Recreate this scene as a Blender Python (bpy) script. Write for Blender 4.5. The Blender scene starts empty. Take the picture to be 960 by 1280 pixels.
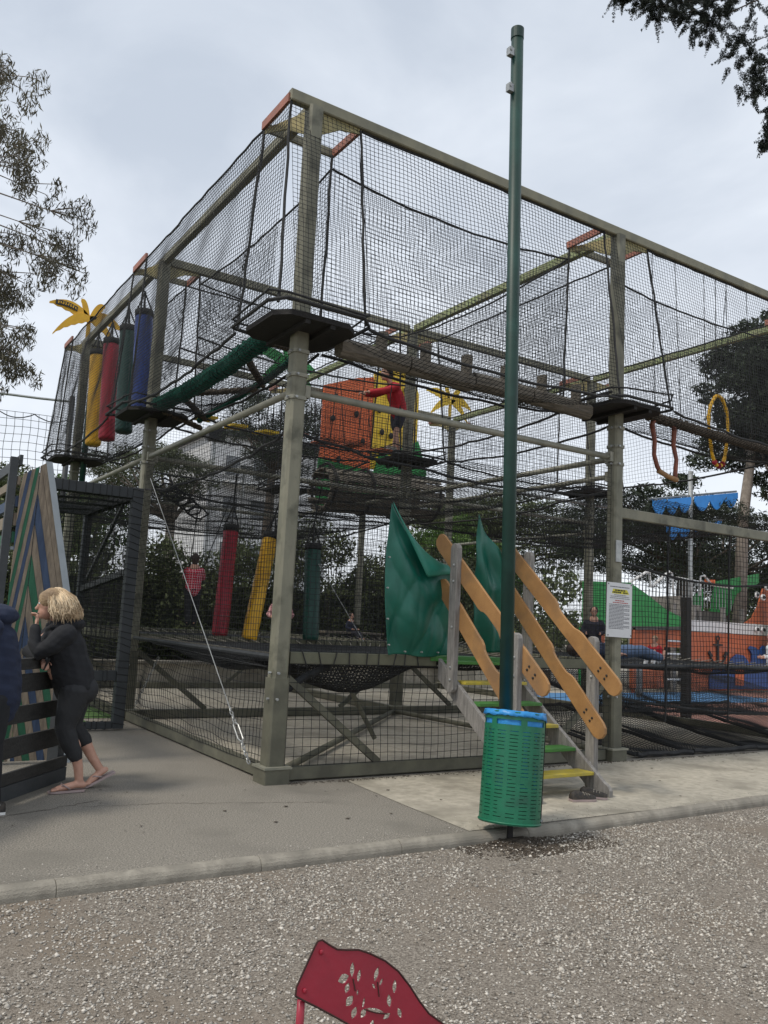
import bpy, math, random
import numpy as np
from mathutils import Vector, Matrix
random.seed(7); RNG = np.random.default_rng(7)
S = bpy.context.scene; COL = S.collection
R = math.radians
# ------------------------------------------------------------------ camera
cam_d = bpy.data.cameras.new('camera'); cam = bpy.data.objects.new('camera', cam_d); COL.objects.link(cam)
_u = Vector((1645, 221, 1047)).normalized(); _v = Vector((-681, 106, 1047)); _v -= _u * _u.dot(_v); _v.normalize()
_z = _u.cross(_v)
if _z.y > 0: _z = -_z
right = Vector((_u.x, _v.x, _z.x)); down = Vector((_u.y, _v.y, _z.y)); fwd = Vector((_u.z, _v.z, _z.z))
cam.matrix_world = Matrix.Translation((-3.41, -6.99, 1.45)) @ Matrix((right, -down, -fwd)).transposed().to_4x4()
cam_d.sensor_fit = 'VERTICAL'; cam_d.sensor_height = 36; cam_d.lens = 1047 / 1280 * 36
cam_d.clip_end = 2000; cam_d.clip_start = 0.05
S.camera = cam
# ------------------------------------------------------------------ sky + sun
SUN_EL, SUN_AZ = R(55), R(-90)
W = bpy.data.worlds.new('World'); S.world = W; W.use_nodes = True
nt = W.node_tree; nt.nodes.clear()
def N(t, **k):
    n = nt.nodes.new(t)
    for a, b in k.items(): setattr(n, a, b)
    return n
def lk(a, b): nt.links.new(a, b)
out = N('ShaderNodeOutputWorld'); mix = N('ShaderNodeMixShader'); bgs = N('ShaderNodeBackground'); bgc = N('ShaderNodeBackground')
sky = N('ShaderNodeTexSky', sky_type='NISHITA', sun_disc=False, sun_elevation=SUN_EL, sun_rotation=SUN_AZ)
bgs.inputs[1].default_value = 0.1; lk(sky.outputs[0], bgs.inputs[0])
tc = N('ShaderNodeTexCoord'); sep = N('ShaderNodeSeparateXYZ'); lk(tc.outputs['Generated'], sep.inputs[0])
mx = N('ShaderNodeMath', operation='MAXIMUM'); lk(sep.outputs[2], mx.inputs[0]); mx.inputs[1].default_value = 0.0
ad = N('ShaderNodeMath', operation='ADD'); lk(mx.outputs[0], ad.inputs[0]); ad.inputs[1].default_value = 0.28
vd = N('ShaderNodeVectorMath', operation='DIVIDE'); cb = N('ShaderNodeCombineXYZ')
for i in range(3): lk(ad.outputs[0], cb.inputs[i])
lk(tc.outputs['Generated'], vd.inputs[0]); lk(cb.outputs[0], vd.inputs[1])
mp = N('ShaderNodeMapping'); mp.inputs['Location'].default_value = (3.3, 1.9, 0); mp.inputs['Scale'].default_value = (1, 1, .4); lk(vd.outputs[0], mp.inputs[0])
nz = N('ShaderNodeTexNoise'); nz.inputs['Scale'].default_value = 2.2; nz.inputs['Detail'].default_value = 7; nz.inputs['Roughness'].default_value = .5; nz.inputs['Distortion'].default_value = .35
lk(mp.outputs[0], nz.inputs['Vector'])
rp = N('ShaderNodeValToRGB'); rp.color_ramp.elements[0].position = .33; rp.color_ramp.elements[1].position = .67
rp.color_ramp.elements[0].color = (.56, .62, .71, 1); rp.color_ramp.elements[1].color = (.86, .91, .98, 1)
lk(nz.outputs[0], rp.inputs[0])
hz = N('ShaderNodeMapRange'); hz.inputs['From Min'].default_value = 0.02; hz.inputs['From Max'].default_value = .5; hz.inputs['To Min'].default_value = .85; hz.inputs['To Max'].default_value = 0
lk(sep.outputs[2], hz.inputs[0])
mc = N('ShaderNodeMixRGB'); lk(hz.outputs[0], mc.inputs[0]); lk(rp.outputs[0], mc.inputs[1]); mc.inputs[2].default_value = (.96, 1.0, 1.06, 1)
lk(mc.outputs[0], bgc.inputs[0]); bgc.inputs[1].default_value = 1.0
mix.inputs[0].default_value = .9
lk(bgs.outputs[0], mix.inputs[1]); lk(bgc.outputs[0], mix.inputs[2]); lk(mix.outputs[0], out.inputs[0])
sd = bpy.data.lights.new('sun', 'SUN'); sd.energy = 1.9; sd.angle = R(12); sd.color = (1, .93, .82)
sun = bpy.data.objects.new('sun', sd); COL.objects.link(sun)
_sd = Vector((math.sin(SUN_AZ) * math.cos(SUN_EL), math.cos(SUN_AZ) * math.cos(SUN_EL), math.sin(SUN_EL)))
sun.rotation_euler = (-_sd).to_track_quat('-Z', 'Y').to_euler()
S.view_settings.view_transform = 'Standard'; S.view_settings.look = 'None'; S.view_settings.exposure = 0.17; S.view_settings.gamma = 1
# ------------------------------------------------------------------ materials
MATS = {}
def mat(name, c, rough=.7, c2=None, scale=6., bump=0., bscale=60., metal=0., island=0., trans=0., contrast=(.35, .65), wave=None, detail=5, spec=None, c3=None, s3=1.2):
    if name in MATS: return MATS[name]
    m = bpy.data.materials.new(name); m.use_nodes = True; t = m.node_tree; b = t.nodes['Principled BSDF']
    b.inputs['Roughness'].default_value = rough; b.inputs['Metallic'].default_value = metal
    if spec is not None: b.inputs['Specular IOR Level'].default_value = spec
    tc = t.nodes.new('ShaderNodeTexCoord')
    if c2 is None: c2 = tuple(x * .8 for x in c)
    n = t.nodes.new('ShaderNodeTexNoise'); n.inputs['Scale'].default_value = scale; n.inputs['Detail'].default_value = detail; n.inputs['Roughness'].default_value = .6
    vec = tc.outputs['Object']
    if wave:
        mpn = t.nodes.new('ShaderNodeMapping'); mpn.inputs['Scale'].default_value = wave; t.links.new(vec, mpn.inputs[0]); vec = mpn.outputs[0]
    t.links.new(vec, n.inputs['Vector'])
    r = t.nodes.new('ShaderNodeValToRGB'); r.color_ramp.elements[0].position = contrast[0]; r.color_ramp.elements[1].position = contrast[1]
    r.color_ramp.elements[0].color = (*c2, 1); r.color_ramp.elements[1].color = (*c, 1)
    t.links.new(n.outputs[0], r.inputs[0]); col = r.outputs[0]
    if c3:
        n3 = t.nodes.new('ShaderNodeTexNoise'); n3.inputs['Scale'].default_value = s3; n3.inputs['Detail'].default_value = 6; t.links.new(tc.outputs['Object'], n3.inputs['Vector'])
        r3 = t.nodes.new('ShaderNodeValToRGB'); r3.color_ramp.elements[0].position = .5; r3.color_ramp.elements[1].position = .68
        t.links.new(n3.outputs[0], r3.inputs[0])
        m3 = t.nodes.new('ShaderNodeMixRGB'); t.links.new(r3.outputs[0], m3.inputs[0]); t.links.new(col, m3.inputs[1]); m3.inputs[2].default_value = (*c3, 1); col = m3.outputs[0]
    if island:
        g = t.nodes.new('ShaderNodeNewGeometry'); h = t.nodes.new('ShaderNodeMapRange'); h.inputs['To Min'].default_value = 1 - island; h.inputs['To Max'].default_value = 1 + island
        t.links.new(g.outputs['Random Per Island'], h.inputs[0])
        mm = t.nodes.new('ShaderNodeVectorMath'); mm.operation = 'SCALE'; t.links.new(col, mm.inputs[0]); t.links.new(h.outputs[0], mm.inputs['Scale']); col = mm.outputs[0]
    t.links.new(col, b.inputs['Base Color'])
    if bump:
        n2 = t.nodes.new('ShaderNodeTexNoise'); n2.inputs['Scale'].default_value = bscale; n2.inputs['Detail'].default_value = 4; t.links.new(tc.outputs['Object'], n2.inputs['Vector'])
        bp = t.nodes.new('ShaderNodeBump'); bp.inputs['Strength'].default_value = bump; bp.inputs['Distance'].default_value = .01
        t.links.new(n2.outputs[0], bp.inputs['Height']); t.links.new(bp.outputs[0], b.inputs['Normal'])
    if trans:
        ts = t.nodes.new('ShaderNodeBsdfTranslucent'); t.links.new(col, ts.inputs[0]); ms = t.nodes.new('ShaderNodeMixShader'); ms.inputs[0].default_value = trans
        o = t.nodes['Material Output']; t.links.new(b.outputs[0], ms.inputs[1]); t.links.new(ts.outputs[0], ms.inputs[2]); t.links.new(ms.outputs[0], o.inputs[0])
    MATS[name] = m; return m
mat('post_metal', (.235, .225, .165), .6, (.165, .163, .12), 3, .2, 90, wave=(2, 2, .6), c3=(.10, .098, .07), s3=5, detail=8)
mat('post_dark', (.15, .146, .105), .7, (.10, .098, .072), 4, .2, 90, c3=(.085, .083, .062), s3=3)
mat('beam_metal', (.25, .235, .16), .65, (.17, .165, .12), 4, .15, 90, wave=(1, 1, 1))
mat('rail_olive', (.13, .13, .085), .65, (.09, .09, .06), 5, .15, 80)
mat('mossy_beam', (.30, .36, .17), .8, (.22, .22, .13), 4, .2, 80)
mat('pipe_metal', (.29, .28, .22), .5, (.2, .2, .16), 5, .1, 80)
mat('galvanised', (.42, .43, .42), .4, (.3, .31, .31), 12, .1, 60, metal=.5)
mat('net_black', (.016, .018, .02), .8, (.01, .011, .012), 10)
mat('net_grey', (.045, .05, .055), .8, (.03, .033, .036), 10)
mat('rope_black', (.014, .015, .016), .85, (.03, .03, .03), 40, .5, 200)
mat('rope_brown', (.13, .105, .08), .9, (.07, .055, .04), 30, .8, 120)
mat('platform_black', (.012, .011, .011), .75, (.02, .018, .016), 8, .4, 60)
mat('gusset_yellow', (.42, .36, .17), .6, (.3, .27, .13), 9)
mat('gusset_red', (.36, .13, .085), .6, (.24, .11, .08), 9)
mat('loop_red', (.27, .085, .05), .6, (.17, .06, .04), 9)
mat('log_wood', (.20, .175, .14), .85, (.09, .08, .065), 5, .5, 60, wave=(1.2, 9, 9))
mat('rail_wood', (.42, .225, .085), .6, (.32, .165, .06), 3, .2, 60, wave=(9, 1.5, 1.5), c3=(.25, .145, .07), s3=3, detail=8)
mat('grey_wood', (.28, .265, .245), .8, (.17, .16, .15), 5, .4, 50, wave=(8, 8, 1.2))
mat('plank_wood', (.29, .235, .17), .75, (.17, .135, .10), 5, .3, 50, wave=(8, 8, 1.2))
mat('fence_wood', (.035, .034, .032), .7, (.02, .02, .019), 6, .4, 50, wave=(1.5, 1.5, 9))
mat('green_pole', (.006, .040, .029), .5, (.0045, .03, .022), 5, .05, 40, c3=(.010, .052, .04), s3=4)
mat('green_bin', (.007, .17, .085), .42, (.005, .12, .06), 6, .05, 30, c3=(.012, .095, .055), s3=6)
mat('bag_blue', (.06, .40, .85), .35, (.04, .32, .74), 8, .4, 40, trans=.3)
mat('tarp_green', (.006, .125, .085), .38, (.004, .09, .062), 3, .12, 10, c3=(.02, .16, .115), s3=2)
mat('rope_green', (.006, .115, .075), .8, (.003, .05, .035), 25, .9, 80)
mat('vinyl_red', (.42, .012, .035), .4, (.33, .01, .025), 5, .1, 20)
mat('vinyl_yellow', (.80, .45, .015), .4, (.68, .36, .012), 5, .1, 20)
mat('vinyl_green', (.004, .055, .04), .4, (.003, .04, .03), 5, .1, 20)
mat('vinyl_blue', (.012, .05, .27), .4, (.01, .035, .19), 5, .1, 20)
mat('board_yellow', (.85, .58, .03), .5, (.72, .46, .03), 6)
mat('board_green', (.02, .30, .06), .5, (.015, .22, .045), 6)
mat('board_orange', (.56, .145, .055), .6, (.46, .11, .04), 4, c3=(.42, .13, .07), s3=3)
mat('board_red', (.92, .19, .05), .5, (.8, .15, .035), 4)
mat('board_blue', (.012, .07, .25), .5, (.01, .05, .19), 5)
mat('sail_blue', (.04, .32, .85), .5, (.03, .27, .75), 5)
mat('paint_blue', (.045, .075, .14), .65, (.025, .045, .09), 5, .2, 60, wave=(8, 8, 1))
mat('paint_green', (.02, .13, .065), .65, (.014, .09, .045), 5, .2, 60, wave=(8, 8, 1))
mat('tread_yellow', (.55, .43, .04), .6, (.4, .33, .08), 8, .2, 80)
mat('tread_green', (.06, .22, .04), .6, (.05, .17, .04), 8, .2, 80)
mat('white_paint', (.75, .75, .73), .5, (.65, .65, .64), 4)
mat('paper', (.70, .71, .72), .4, (.64, .65, .66), 4)
mat('ink', (.12, .12, .15), .6); mat('ink_red', (.5, .1, .1), .6); mat('ink_yellow', (.75, .68, .05), .6); mat('ink_black', (.02, .02, .02), .6)
mat('dark_frame', (.05, .055, .06), .6, (.035, .04, .043), 5, .2, 40)
mat('asphalt', (.37, .338, .285), .92, (.135, .123, .103), 95, .8, 200, contrast=(.38, .62), c3=(.19, .175, .147), s3=1.1, detail=12)
mat('concrete', (.49, .445, .36), .9, (.34, .31, .25), 12, .35, 180, c3=(.27, .245, .195), s3=1.7, detail=12)
mat('kerb', (.35, .32, .265), .9, (.22, .20, .165), 12, .7, 120, c3=(.19, .175, .145), s3=3, detail=10)
mat('gravel_base', (.34, .30, .25), .95, (.13, .108, .085), 95, 1.0, 160, contrast=(.40, .6), c3=(.22, .18, .138), s3=1.1, detail=10)
mat('stone_light', (.50, .465, .41), .9, (.37, .34, .295), 30, .3, 100, island=.5)
mat('stone_dark', (.29, .255, .21), .9, (.21, .182, .15), 30, .3, 100, island=.5)
mat('soil', (.12, .095, .07), .95, (.06, .047, .036), 45, 1, 90, detail=8)
mat('turf', (.10, .19, .05), .95, (.06, .13, .035), 40, 1, 200)
mat('rubber_coral', (.42, .21, .16), .9, (.33, .17, .13), 60)
mat('rubber_blue', (.08, .22, .42), .9, (.06, .17, .33), 60)
mat('leaf_dark', (.125, .15, .06), .6, (.05, .066, .027), 1.4, island=.6, trans=.35)
mat('leaf_pine', (.045, .062, .032), .7, (.02, .03, .016), 1.0, island=.5, trans=.15)
mat('leaf_umbrella', (.10, .12, .055), .7, (.045, .055, .027), 1.0, island=.4, trans=.15)
mat('leaf_bright', (.12, .21, .045), .6, (.06, .11, .03), 1.5, island=.4, trans=.35)
mat('leaf_eucalyptus', (.14, .125, .075), .5, (.075, .07, .045), 2, island=.5, trans=.3)
mat('leaf_cypress', (.014, .022, .014), .8, (.008, .013, .009), 3, island=.4, trans=.05)
mat('bark', (.16, .13, .10), .9, (.08, .065, .05), 8, .8, 30)
mat('bark_pale', (.30, .26, .22), .9, (.2, .17, .14), 8, .6, 30)
mat('skin', (.52, .30, .22), .55, (.46, .25, .18), 20, .1, 90)
mat('skin_leg', (.46, .27, .205), .55, (.38, .2, .16), 14, .1, 90)
mat('hair_blonde', (.36, .25, .14), .6, (.20, .13, .07), 9, .8, 60, contrast=(.4, .6))
mat('hair_brown', (.045, .025, .016), .6, (.025, .014, .01), 30, .8, 60)
mat('cloth_black', (.011, .012, .015), .9, (.017, .018, .021), 7, .3, 120)
mat('leggings', (.017, .018, .02), .8, (.024, .025, .028), 5, .2, 120)
mat('cloth_navy', (.012, .018, .042), .9, (.018, .026, .055), 7, .3, 120)
mat('cloth_red', (.45, .02, .03), .85, (.34, .014, .022), 7, .2, 60)
mat('cloth_shorts', (.025, .025, .04), .85, (.02, .02, .03), 7)
mat('cloth_pink', (.62, .32, .33), .85, (.55, .27, .28), 9)
mat('cloth_jeans', (.12, .18, .30), .85, (.09, .14, .24), 9)
mat('cloth_white', (.62, .64, .66), .85, (.5, .52, .55), 9)
mat('flipflop', (.38, .30, .29), .7, (.32, .25, .24), 9)
mat('shoe_black', (.015, .014, .014), .7, (.05, .04, .03), 40)
mat('chair_red', (.30, .016, .035), .38, (.26, .013, .03), 4, .06, 50, c3=(.24, .014, .03), s3=9)
mat('rust', (.05, .02, .015), .9, (.03, .012, .01), 30)
mat('render_white', (.62, .62, .62), .8, (.56, .56, .56), 2)
mat('roof_dark', (.10, .10, .11), .7); mat('glass', (.16, .17, .18), .2); mat('wall_dark', (.12, .11, .095), .9, (.08, .075, .065), 5, .3, 40)
_pl = mat('plaid', (.55, .02, .04), .85)
t = _pl.node_tree; ck = t.nodes.new('ShaderNodeTexWave'); ck.inputs['Scale'].default_value = 9; ck.bands_direction = 'Z'; tcn = t.nodes.new('ShaderNodeTexCoord'); t.links.new(tcn.outputs['Object'], ck.inputs[0])
ck2 = t.nodes.new('ShaderNodeTexWave'); ck2.inputs['Scale'].default_value = 9; ck2.bands_direction = 'X'; t.links.new(tcn.outputs['Object'], ck2.inputs[0])
mm_ = t.nodes.new('ShaderNodeMath'); mm_.operation = 'MAXIMUM'; t.links.new(ck.outputs['Fac'], mm_.inputs[0]); t.links.new(ck2.outputs['Fac'], mm_.inputs[1])
rr = t.nodes.new('ShaderNodeValToRGB'); rr.color_ramp.elements[0].position = .9; rr.color_ramp.elements[0].color = (.5, .02, .05, 1); rr.color_ramp.elements[1].position = .97; rr.color_ramp.elements[1].color = (.6, .4, .45, 1)
t.links.new(mm_.outputs[0], rr.inputs[0]); t.links.new(rr.outputs[0], t.nodes['Principled BSDF'].inputs['Base Color'])
M = MATS
# ------------------------------------------------------------------ helpers
def wl(o):
    v = Vector((0, 0, 0))
    while o: v += o.location; o = o.parent
    return v
def link_mesh(name, me, m, parent=None):
    o = bpy.data.objects.new(name, me); COL.objects.link(o)
    if m is not None: me.materials.append(M[m] if isinstance(m, str) else m)
    if parent: o.parent = parent
    return o
def np_mesh(name, V, F, m, parent=None, smooth=False, smoothmat=None):
    V = np.asarray(V, dtype=np.float32)
    if parent: V = V - np.array(wl(parent), dtype=np.float32)
    me = bpy.data.meshes.new(name); F = np.asarray(F, dtype=np.int32); n, k = F.shape
    me.vertices.add(len(V)); me.vertices.foreach_set('co', V.ravel())
    me.loops.add(n * k); me.loops.foreach_set('vertex_index', F.ravel())
    me.polygons.add(n); me.polygons.foreach_set('loop_start', np.arange(0, n * k, k, dtype=np.int32))
    me.update(calc_edges=True)
    if smooth: me.polygons.foreach_set('use_smooth', np.ones(n, dtype=bool))
    return link_mesh(name, me, m, parent)
def frame(d, up=(0, 0, 1)):
    d = Vector(d).normalized(); u = Vector(up)
    if abs(d.dot(u)) > .98: u = Vector((1, 0, 0)) if abs(d.x) < .9 else Vector((0, 1, 0))
    s = d.cross(u).normalized(); return s, s.cross(d).normalized()
class MB:
    def __init__(s): s.v = []; s.f = []
    def add(s, vs, fs):
        b = len(s.v); s.v += [tuple(v) for v in vs]; s.f += [tuple(i + b for i in f) for f in fs]; return s
    def box(s, x, y, z, sx, sy, sz, rz=0):
        c, n = math.cos(rz), math.sin(rz); vs = []
        for dz in (-.5, .5):
            for dx, dy in ((-.5, -.5), (.5, -.5), (.5, .5), (-.5, .5)):
                a, b = dx * sx, dy * sy; vs.append((x + a * c - b * n, y + a * n + b * c, z + dz * sz))
        return s.add(vs, [(3, 2, 1, 0), (4, 5, 6, 7), (0, 1, 5, 4), (1, 2, 6, 5), (2, 3, 7, 6), (3, 0, 4, 7)])
    def beam(s, p, q, w, h, up=(0, 0, 1), ch=0.0):
        p, q = Vector(p), Vector(q); a, b = frame(q - p, up); w /= 2; h /= 2
        sec = [(-w, -h), (w, -h), (w, h), (-w, h)] if not ch else [(-w + ch, -h), (w - ch, -h), (w, -h + ch), (w, h - ch), (w - ch, h), (-w + ch, h), (-w, h - ch), (-w, -h + ch)]
        k = len(sec); vs = [p + a * x + b * y for x, y in sec] + [q + a * x + b * y for x, y in sec]
        return s.add(vs, [tuple(range(k)), tuple(range(2 * k - 1, k - 1, -1))] + [(i, i + k, (i + 1) % k + k, (i + 1) % k) for i in range(k)])
    def tube(s, pts, r, n=8, rnd=False, sq=1.0, up=(0, 0, 1)):
        pts = [Vector(p) for p in pts]; rs = list(r) if isinstance(r, (list, tuple)) else [r] * len(pts)
        if rnd:
            d0 = (pts[0] - pts[1]).normalized(); d1 = (pts[-1] - pts[-2]).normalized(); a, b = rs[0], rs[-1]
            pts = [pts[0] + d0 * a * .95, pts[0] + d0 * a * .7] + pts + [pts[-1] + d1 * b * .7, pts[-1] + d1 * b * .95]
            rs = [a * .3, a * .72] + rs + [b * .72, b * .3]
        vs = []; a = None
        for i, p in enumerate(pts):
            d = (pts[min(i + 1, len(pts) - 1)] - pts[max(i - 1, 0)])
            if d.length < 1e-6: d = Vector((0, 0, 1))
            d.normalize()
            if a is None: a, b = frame(d, up)
            else:
                a = (a - d * a.dot(d)).normalized(); b = a.cross(d).normalized()
            for k in range(n):
                t = 2 * math.pi * k / n; vs.append(p + a * (math.cos(t) * rs[i]) + b * (math.sin(t) * rs[i] * sq))
        m = len(pts)
        fs = [(i * n + k, i * n + (k + 1) % n, (i + 1) * n + (k + 1) % n, (i + 1) * n + k) for i in range(m - 1) for k in range(n)]
        return s.add(vs, fs + [tuple(range(n - 1, -1, -1)), tuple((m - 1) * n + k for k in range(n))])
    def ellip(s, c, r, n=12, m=8, rot=None):
        vs = []; fs = []; c = Vector(c)
        for i in range(1, m):
            ph = math.pi * i / m
            for k in range(n):
                t = 2 * math.pi * k / n; v = Vector((math.sin(ph) * math.cos(t) * r[0], math.sin(ph) * math.sin(t) * r[1], math.cos(ph) * r[2]))
                if rot: v = rot @ v
                vs.append(c + v)
        e = Vector((0, 0, r[2]));
        if rot: e = rot @ e
        vs += [c + e, c - e]; T = len(vs) - 2
        fs = [(i * n + k, (i + 1) * n + k, (i + 1) * n + (k + 1) % n, i * n + (k + 1) % n) for i in range(m - 2) for k in range(n)]
        fs += [(T, k, (k + 1) % n) for k in range(n)] + [(T + 1, (m - 2) * n + (k + 1) % n, (m - 2) * n + k) for k in range(n)]
        return s.add(vs, fs)
    def prism(s, poly, o, ax, ay, th):
        o, ax, ay = Vector(o), Vector(ax), Vector(ay); nn = ax.cross(ay).normalized() * th / 2; k = len(poly)
        vs = [o + ax * x + ay * y - nn for x, y in poly] + [o + ax * x + ay * y + nn for x, y in poly]
        return s.add(vs, [tuple(range(k - 1, -1, -1)), tuple(range(k, 2 * k))] + [(i, (i + 1) % k, (i + 1) % k + k, i + k) for i in range(k)])
    def build(s, name, m, parent=None, smooth=False, bevel=0):
        off = wl(parent) if parent else Vector((0, 0, 0)); me = bpy.data.meshes.new(name)
        me.from_pydata([(x - off.x, y - off.y, z - off.z) for x, y, z in s.v], [], s.f); me.validate(); me.update()
        if smooth:
            for p in me.polygons: p.use_smooth = True
        o = link_mesh(name, me, m, parent)
        if bevel:
            bv = o.modifiers.new('bevel', 'BEVEL'); bv.width = bevel; bv.segments = 2; bv.limit_method = 'ANGLE'
        return o
def tag(o, label=None, cat=None, group=None, kind=None):
    if label: o['label'] = label
    if cat: o['category'] = cat
    if group: o['group'] = group
    if kind: o['kind'] = kind
    return o
def thing(name, loc, label, cat, group=None):
    o = bpy.data.objects.new(name, None); o.empty_display_size = .2; COL.objects.link(o); o.location = loc
    return tag(o, label, cat, group)
def plate(name, polys, th, o, ax, ay, m, parent=None, bevel=0):
    cu = bpy.data.curves.new('tmp', 'CURVE'); cu.dimensions = '2D'; cu.fill_mode = 'BOTH'; cu.extrude = th / 2
    for poly in polys:
        sp = cu.splines.new('POLY'); sp.points.add(len(poly) - 1); sp.use_cyclic_u = True
        for i, (x, y) in enumerate(poly): sp.points[i].co = (x, y, 0, 1)
    ob = bpy.data.objects.new('tmp', cu); COL.objects.link(ob)
    dg = bpy.context.evaluated_depsgraph_get(); me = bpy.data.meshes.new_from_object(ob.evaluated_get(dg)); me.name = name
    bpy.data.objects.remove(ob); bpy.data.curves.remove(cu)
    o, ax, ay = Vector(o), Vector(ax).normalized(), Vector(ay).normalized(); nn = ax.cross(ay).normalized(); off = wl(parent) if parent else Vector((0, 0, 0))
    for v in me.vertices: v.co = o + ax * v.co.x + ay * v.co.y + nn * v.co.z - off
    me.materials.clear(); return link_mesh(name, me, m, parent)
def circle(cx, cy, r, n=12, sy=1, rot=0):
    out = []
    for k in range(n):
        t = 2 * math.pi * k / n; x, y = math.cos(t) * r, math.sin(t) * r * sy
        out.append((cx + x * math.cos(rot) - y * math.sin(rot), cy + x * math.sin(rot) + y * math.cos(rot)))
    return out
def remesh(mb, name, m, parent, voxel=.012, it=3, noise=0., nsc=6.):
    o = mb.build(name, m, parent)
    r = o.modifiers.new('r', 'REMESH'); r.mode = 'VOXEL'; r.voxel_size = voxel
    sm = o.modifiers.new('s', 'SMOOTH'); sm.factor = .6; sm.iterations = it
    dg = bpy.context.evaluated_depsgraph_get(); me = bpy.data.meshes.new_from_object(o.evaluated_get(dg))
    o.modifiers.clear(); old = o.data; o.data = me; bpy.data.meshes.remove(old); me.name = name
    n = len(me.vertices); me.polygons.foreach_set('use_smooth', np.ones(len(me.polygons), dtype=bool))
    if noise and n:
        co = np.empty(n * 3, np.float32); me.vertices.foreach_get('co', co); co = co.reshape(-1, 3); no = np.empty(n * 3, np.float32); me.vertices.foreach_get('normal', no); no = no.reshape(-1, 3)
        g = sum(np.sin(co @ (RNG.normal(size=3) * nsc * k) + RNG.uniform(0, 6)) / k ** .7 for k in (1, 1.6, 2.3, 3.4, 4.5, 6)) / 2.5
        me.vertices.foreach_set('co', (co + no * (g * noise)[:, None]).ravel()); me.update()
    if not me.materials: me.materials.append(M[m])
    return o
# --- netting: real strands with real thickness
def net(name, a, b, c, d, cell=.05, r=.004, sag=(0, 0, 0), amp=.012, parent=None, m='net_black', knots=False, top=None, seg=None):
    """a-b bottom edge, d-c top edge; strands both ways across the patch"""
    a, b, c, d = (np.array(x, float) for x in (a, b, c, d)); sag = np.array(sag, float)
    lu = (np.linalg.norm(b - a) + np.linalg.norm(c - d)) / 2; lv = (np.linalg.norm(d - a) + np.linalg.norm(c - b)) / 2
    nu, nv = max(2, round(lu / cell)), max(2, round(lv / cell)); nn = np.cross(b - a, d - a); nn /= np.linalg.norm(nn)
    ph = RNG.uniform(0, 6, 8)
    def pos(u, v):
        p = (a * (1 - u)[..., None] + b * u[..., None]) * (1 - v)[..., None] + (d * (1 - u)[..., None] + c * u[..., None]) * v[..., None]
        p = p + sag * (16 * u * (1 - u) * v * (1 - v))[..., None]
        if top is not None: p = p + np.array(top, float) * (4 * u * (1 - u) * v)[..., None]
        w1 = np.sin(u * lu * 3.1 + ph[0]) * np.sin(v * lv * 2.3 + ph[1]) + .6 * np.sin(u * lu * 7 + v * lv * 3 + ph[2]) + .5 * np.sin(v * lv * 9 + ph[3] + u * lu * 2)
        w2 = np.sin(u * lu * 2.2 + ph[4] + v * 3) + .5 * np.sin(v * lv * 6 + ph[5]) ; w3 = np.sin(v * lv * 2.7 + ph[6] + u * 4) + .5 * np.sin(u * lu * 5 + ph[7])
        e = (b - a) / lu; g = (d - a) / lv; ed = np.minimum(1, 8 * np.minimum(np.minimum(u, 1 - u), np.minimum(v, 1 - v)) + .15)
        return p + (nn * (w1 * amp)[..., None] + e * (w2 * amp * .9)[..., None] + g * (w3 * amp * .9)[..., None]) * ed[..., None]
    VV = []; FF = []; base = 0
    for ax in (0, 1):
        k = nu + 1 if ax == 0 else nv + 1; L = lv if ax == 0 else lu; mseg = seg or int(min(40, max(4, L / .16)))
        s = np.linspace(0, 1, k)[:, None] * np.ones(mseg + 1); t = np.linspace(0, 1, mseg + 1)[None, :] * np.ones((k, 1))
        P = pos(s, t) if ax == 0 else pos(t, s)
        T = np.gradient(P, axis=1); T /= np.linalg.norm(T, axis=2, keepdims=True) + 1e-9; A = np.cross(T, nn); A /= np.linalg.norm(A, axis=2, keepdims=True) + 1e-9; B = np.cross(A, T)
        ring = np.stack([P + (A * math.cos(q) + B * math.sin(q)) * r for q in (0.3, 2.4, 4.5)], axis=2)
        V = ring.reshape(-1, 3); i = np.arange(k)[:, None, None] * (mseg + 1) * 3 + np.arange(mseg)[None, :, None] * 3; j = np.arange(3)[None, None, :]; j2 = (j + 1) % 3
        F = np.stack([i + j, i + j2, i + 3 + j2, i + 3 + j], axis=-1).reshape(-1, 4) + base
        VV.append(V); FF.append(F); base += len(V)
    if knots:
        u, v = np.meshgrid(np.linspace(0, 1, nu + 1), np.linspace(0, 1, nv + 1)); P = pos(u, v).reshape(-1, 3); kr = r * 2.0
        o = np.array([(1, 0, 0), (-1, 0, 0), (0, 1, 0), (0, -1, 0), (0, 0, 1), (0, 0, -1)]) * kr; V = (P[:, None, :] + o[None]).reshape(-1, 3)
        q = np.array([(0, 2, 4, 4), (2, 1, 4, 4), (1, 3, 4, 4), (3, 0, 4, 4), (2, 0, 5, 5), (1, 2, 5, 5), (3, 1, 5, 5), (0, 3, 5, 5)])[:, :3]
        K = (q[None] + np.arange(len(P))[:, None, None] * 6).reshape(-1, 3)
        o1 = np_mesh(name, np.concatenate(VV), np.concatenate(FF), m, parent)
        o2 = np_mesh('net_knots', V, K, m, o1); o2['kind'] = 'stuff'; return o1
    return np_mesh(name, np.concatenate(VV), np.concatenate(FF), m, parent)
def catenary(p, q, sag, n=10, wob=0.0):
    p, q = Vector(p), Vector(q)
    return [p.lerp(q, i / n) - Vector((0, 0, sag * 4 * (i / n) * (1 - i / n))) + Vector((random.uniform(-wob, wob), random.uniform(-wob, wob), random.uniform(-wob, wob))) for i in range(n + 1)]
def rope(p, q, r=.012, sag=0, m='rope_black', parent=None, name='rope', wob=.004, n=10):
    return MB().tube(catenary(p, q, sag, n, wob), r, 6).build(name, m, parent)
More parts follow.
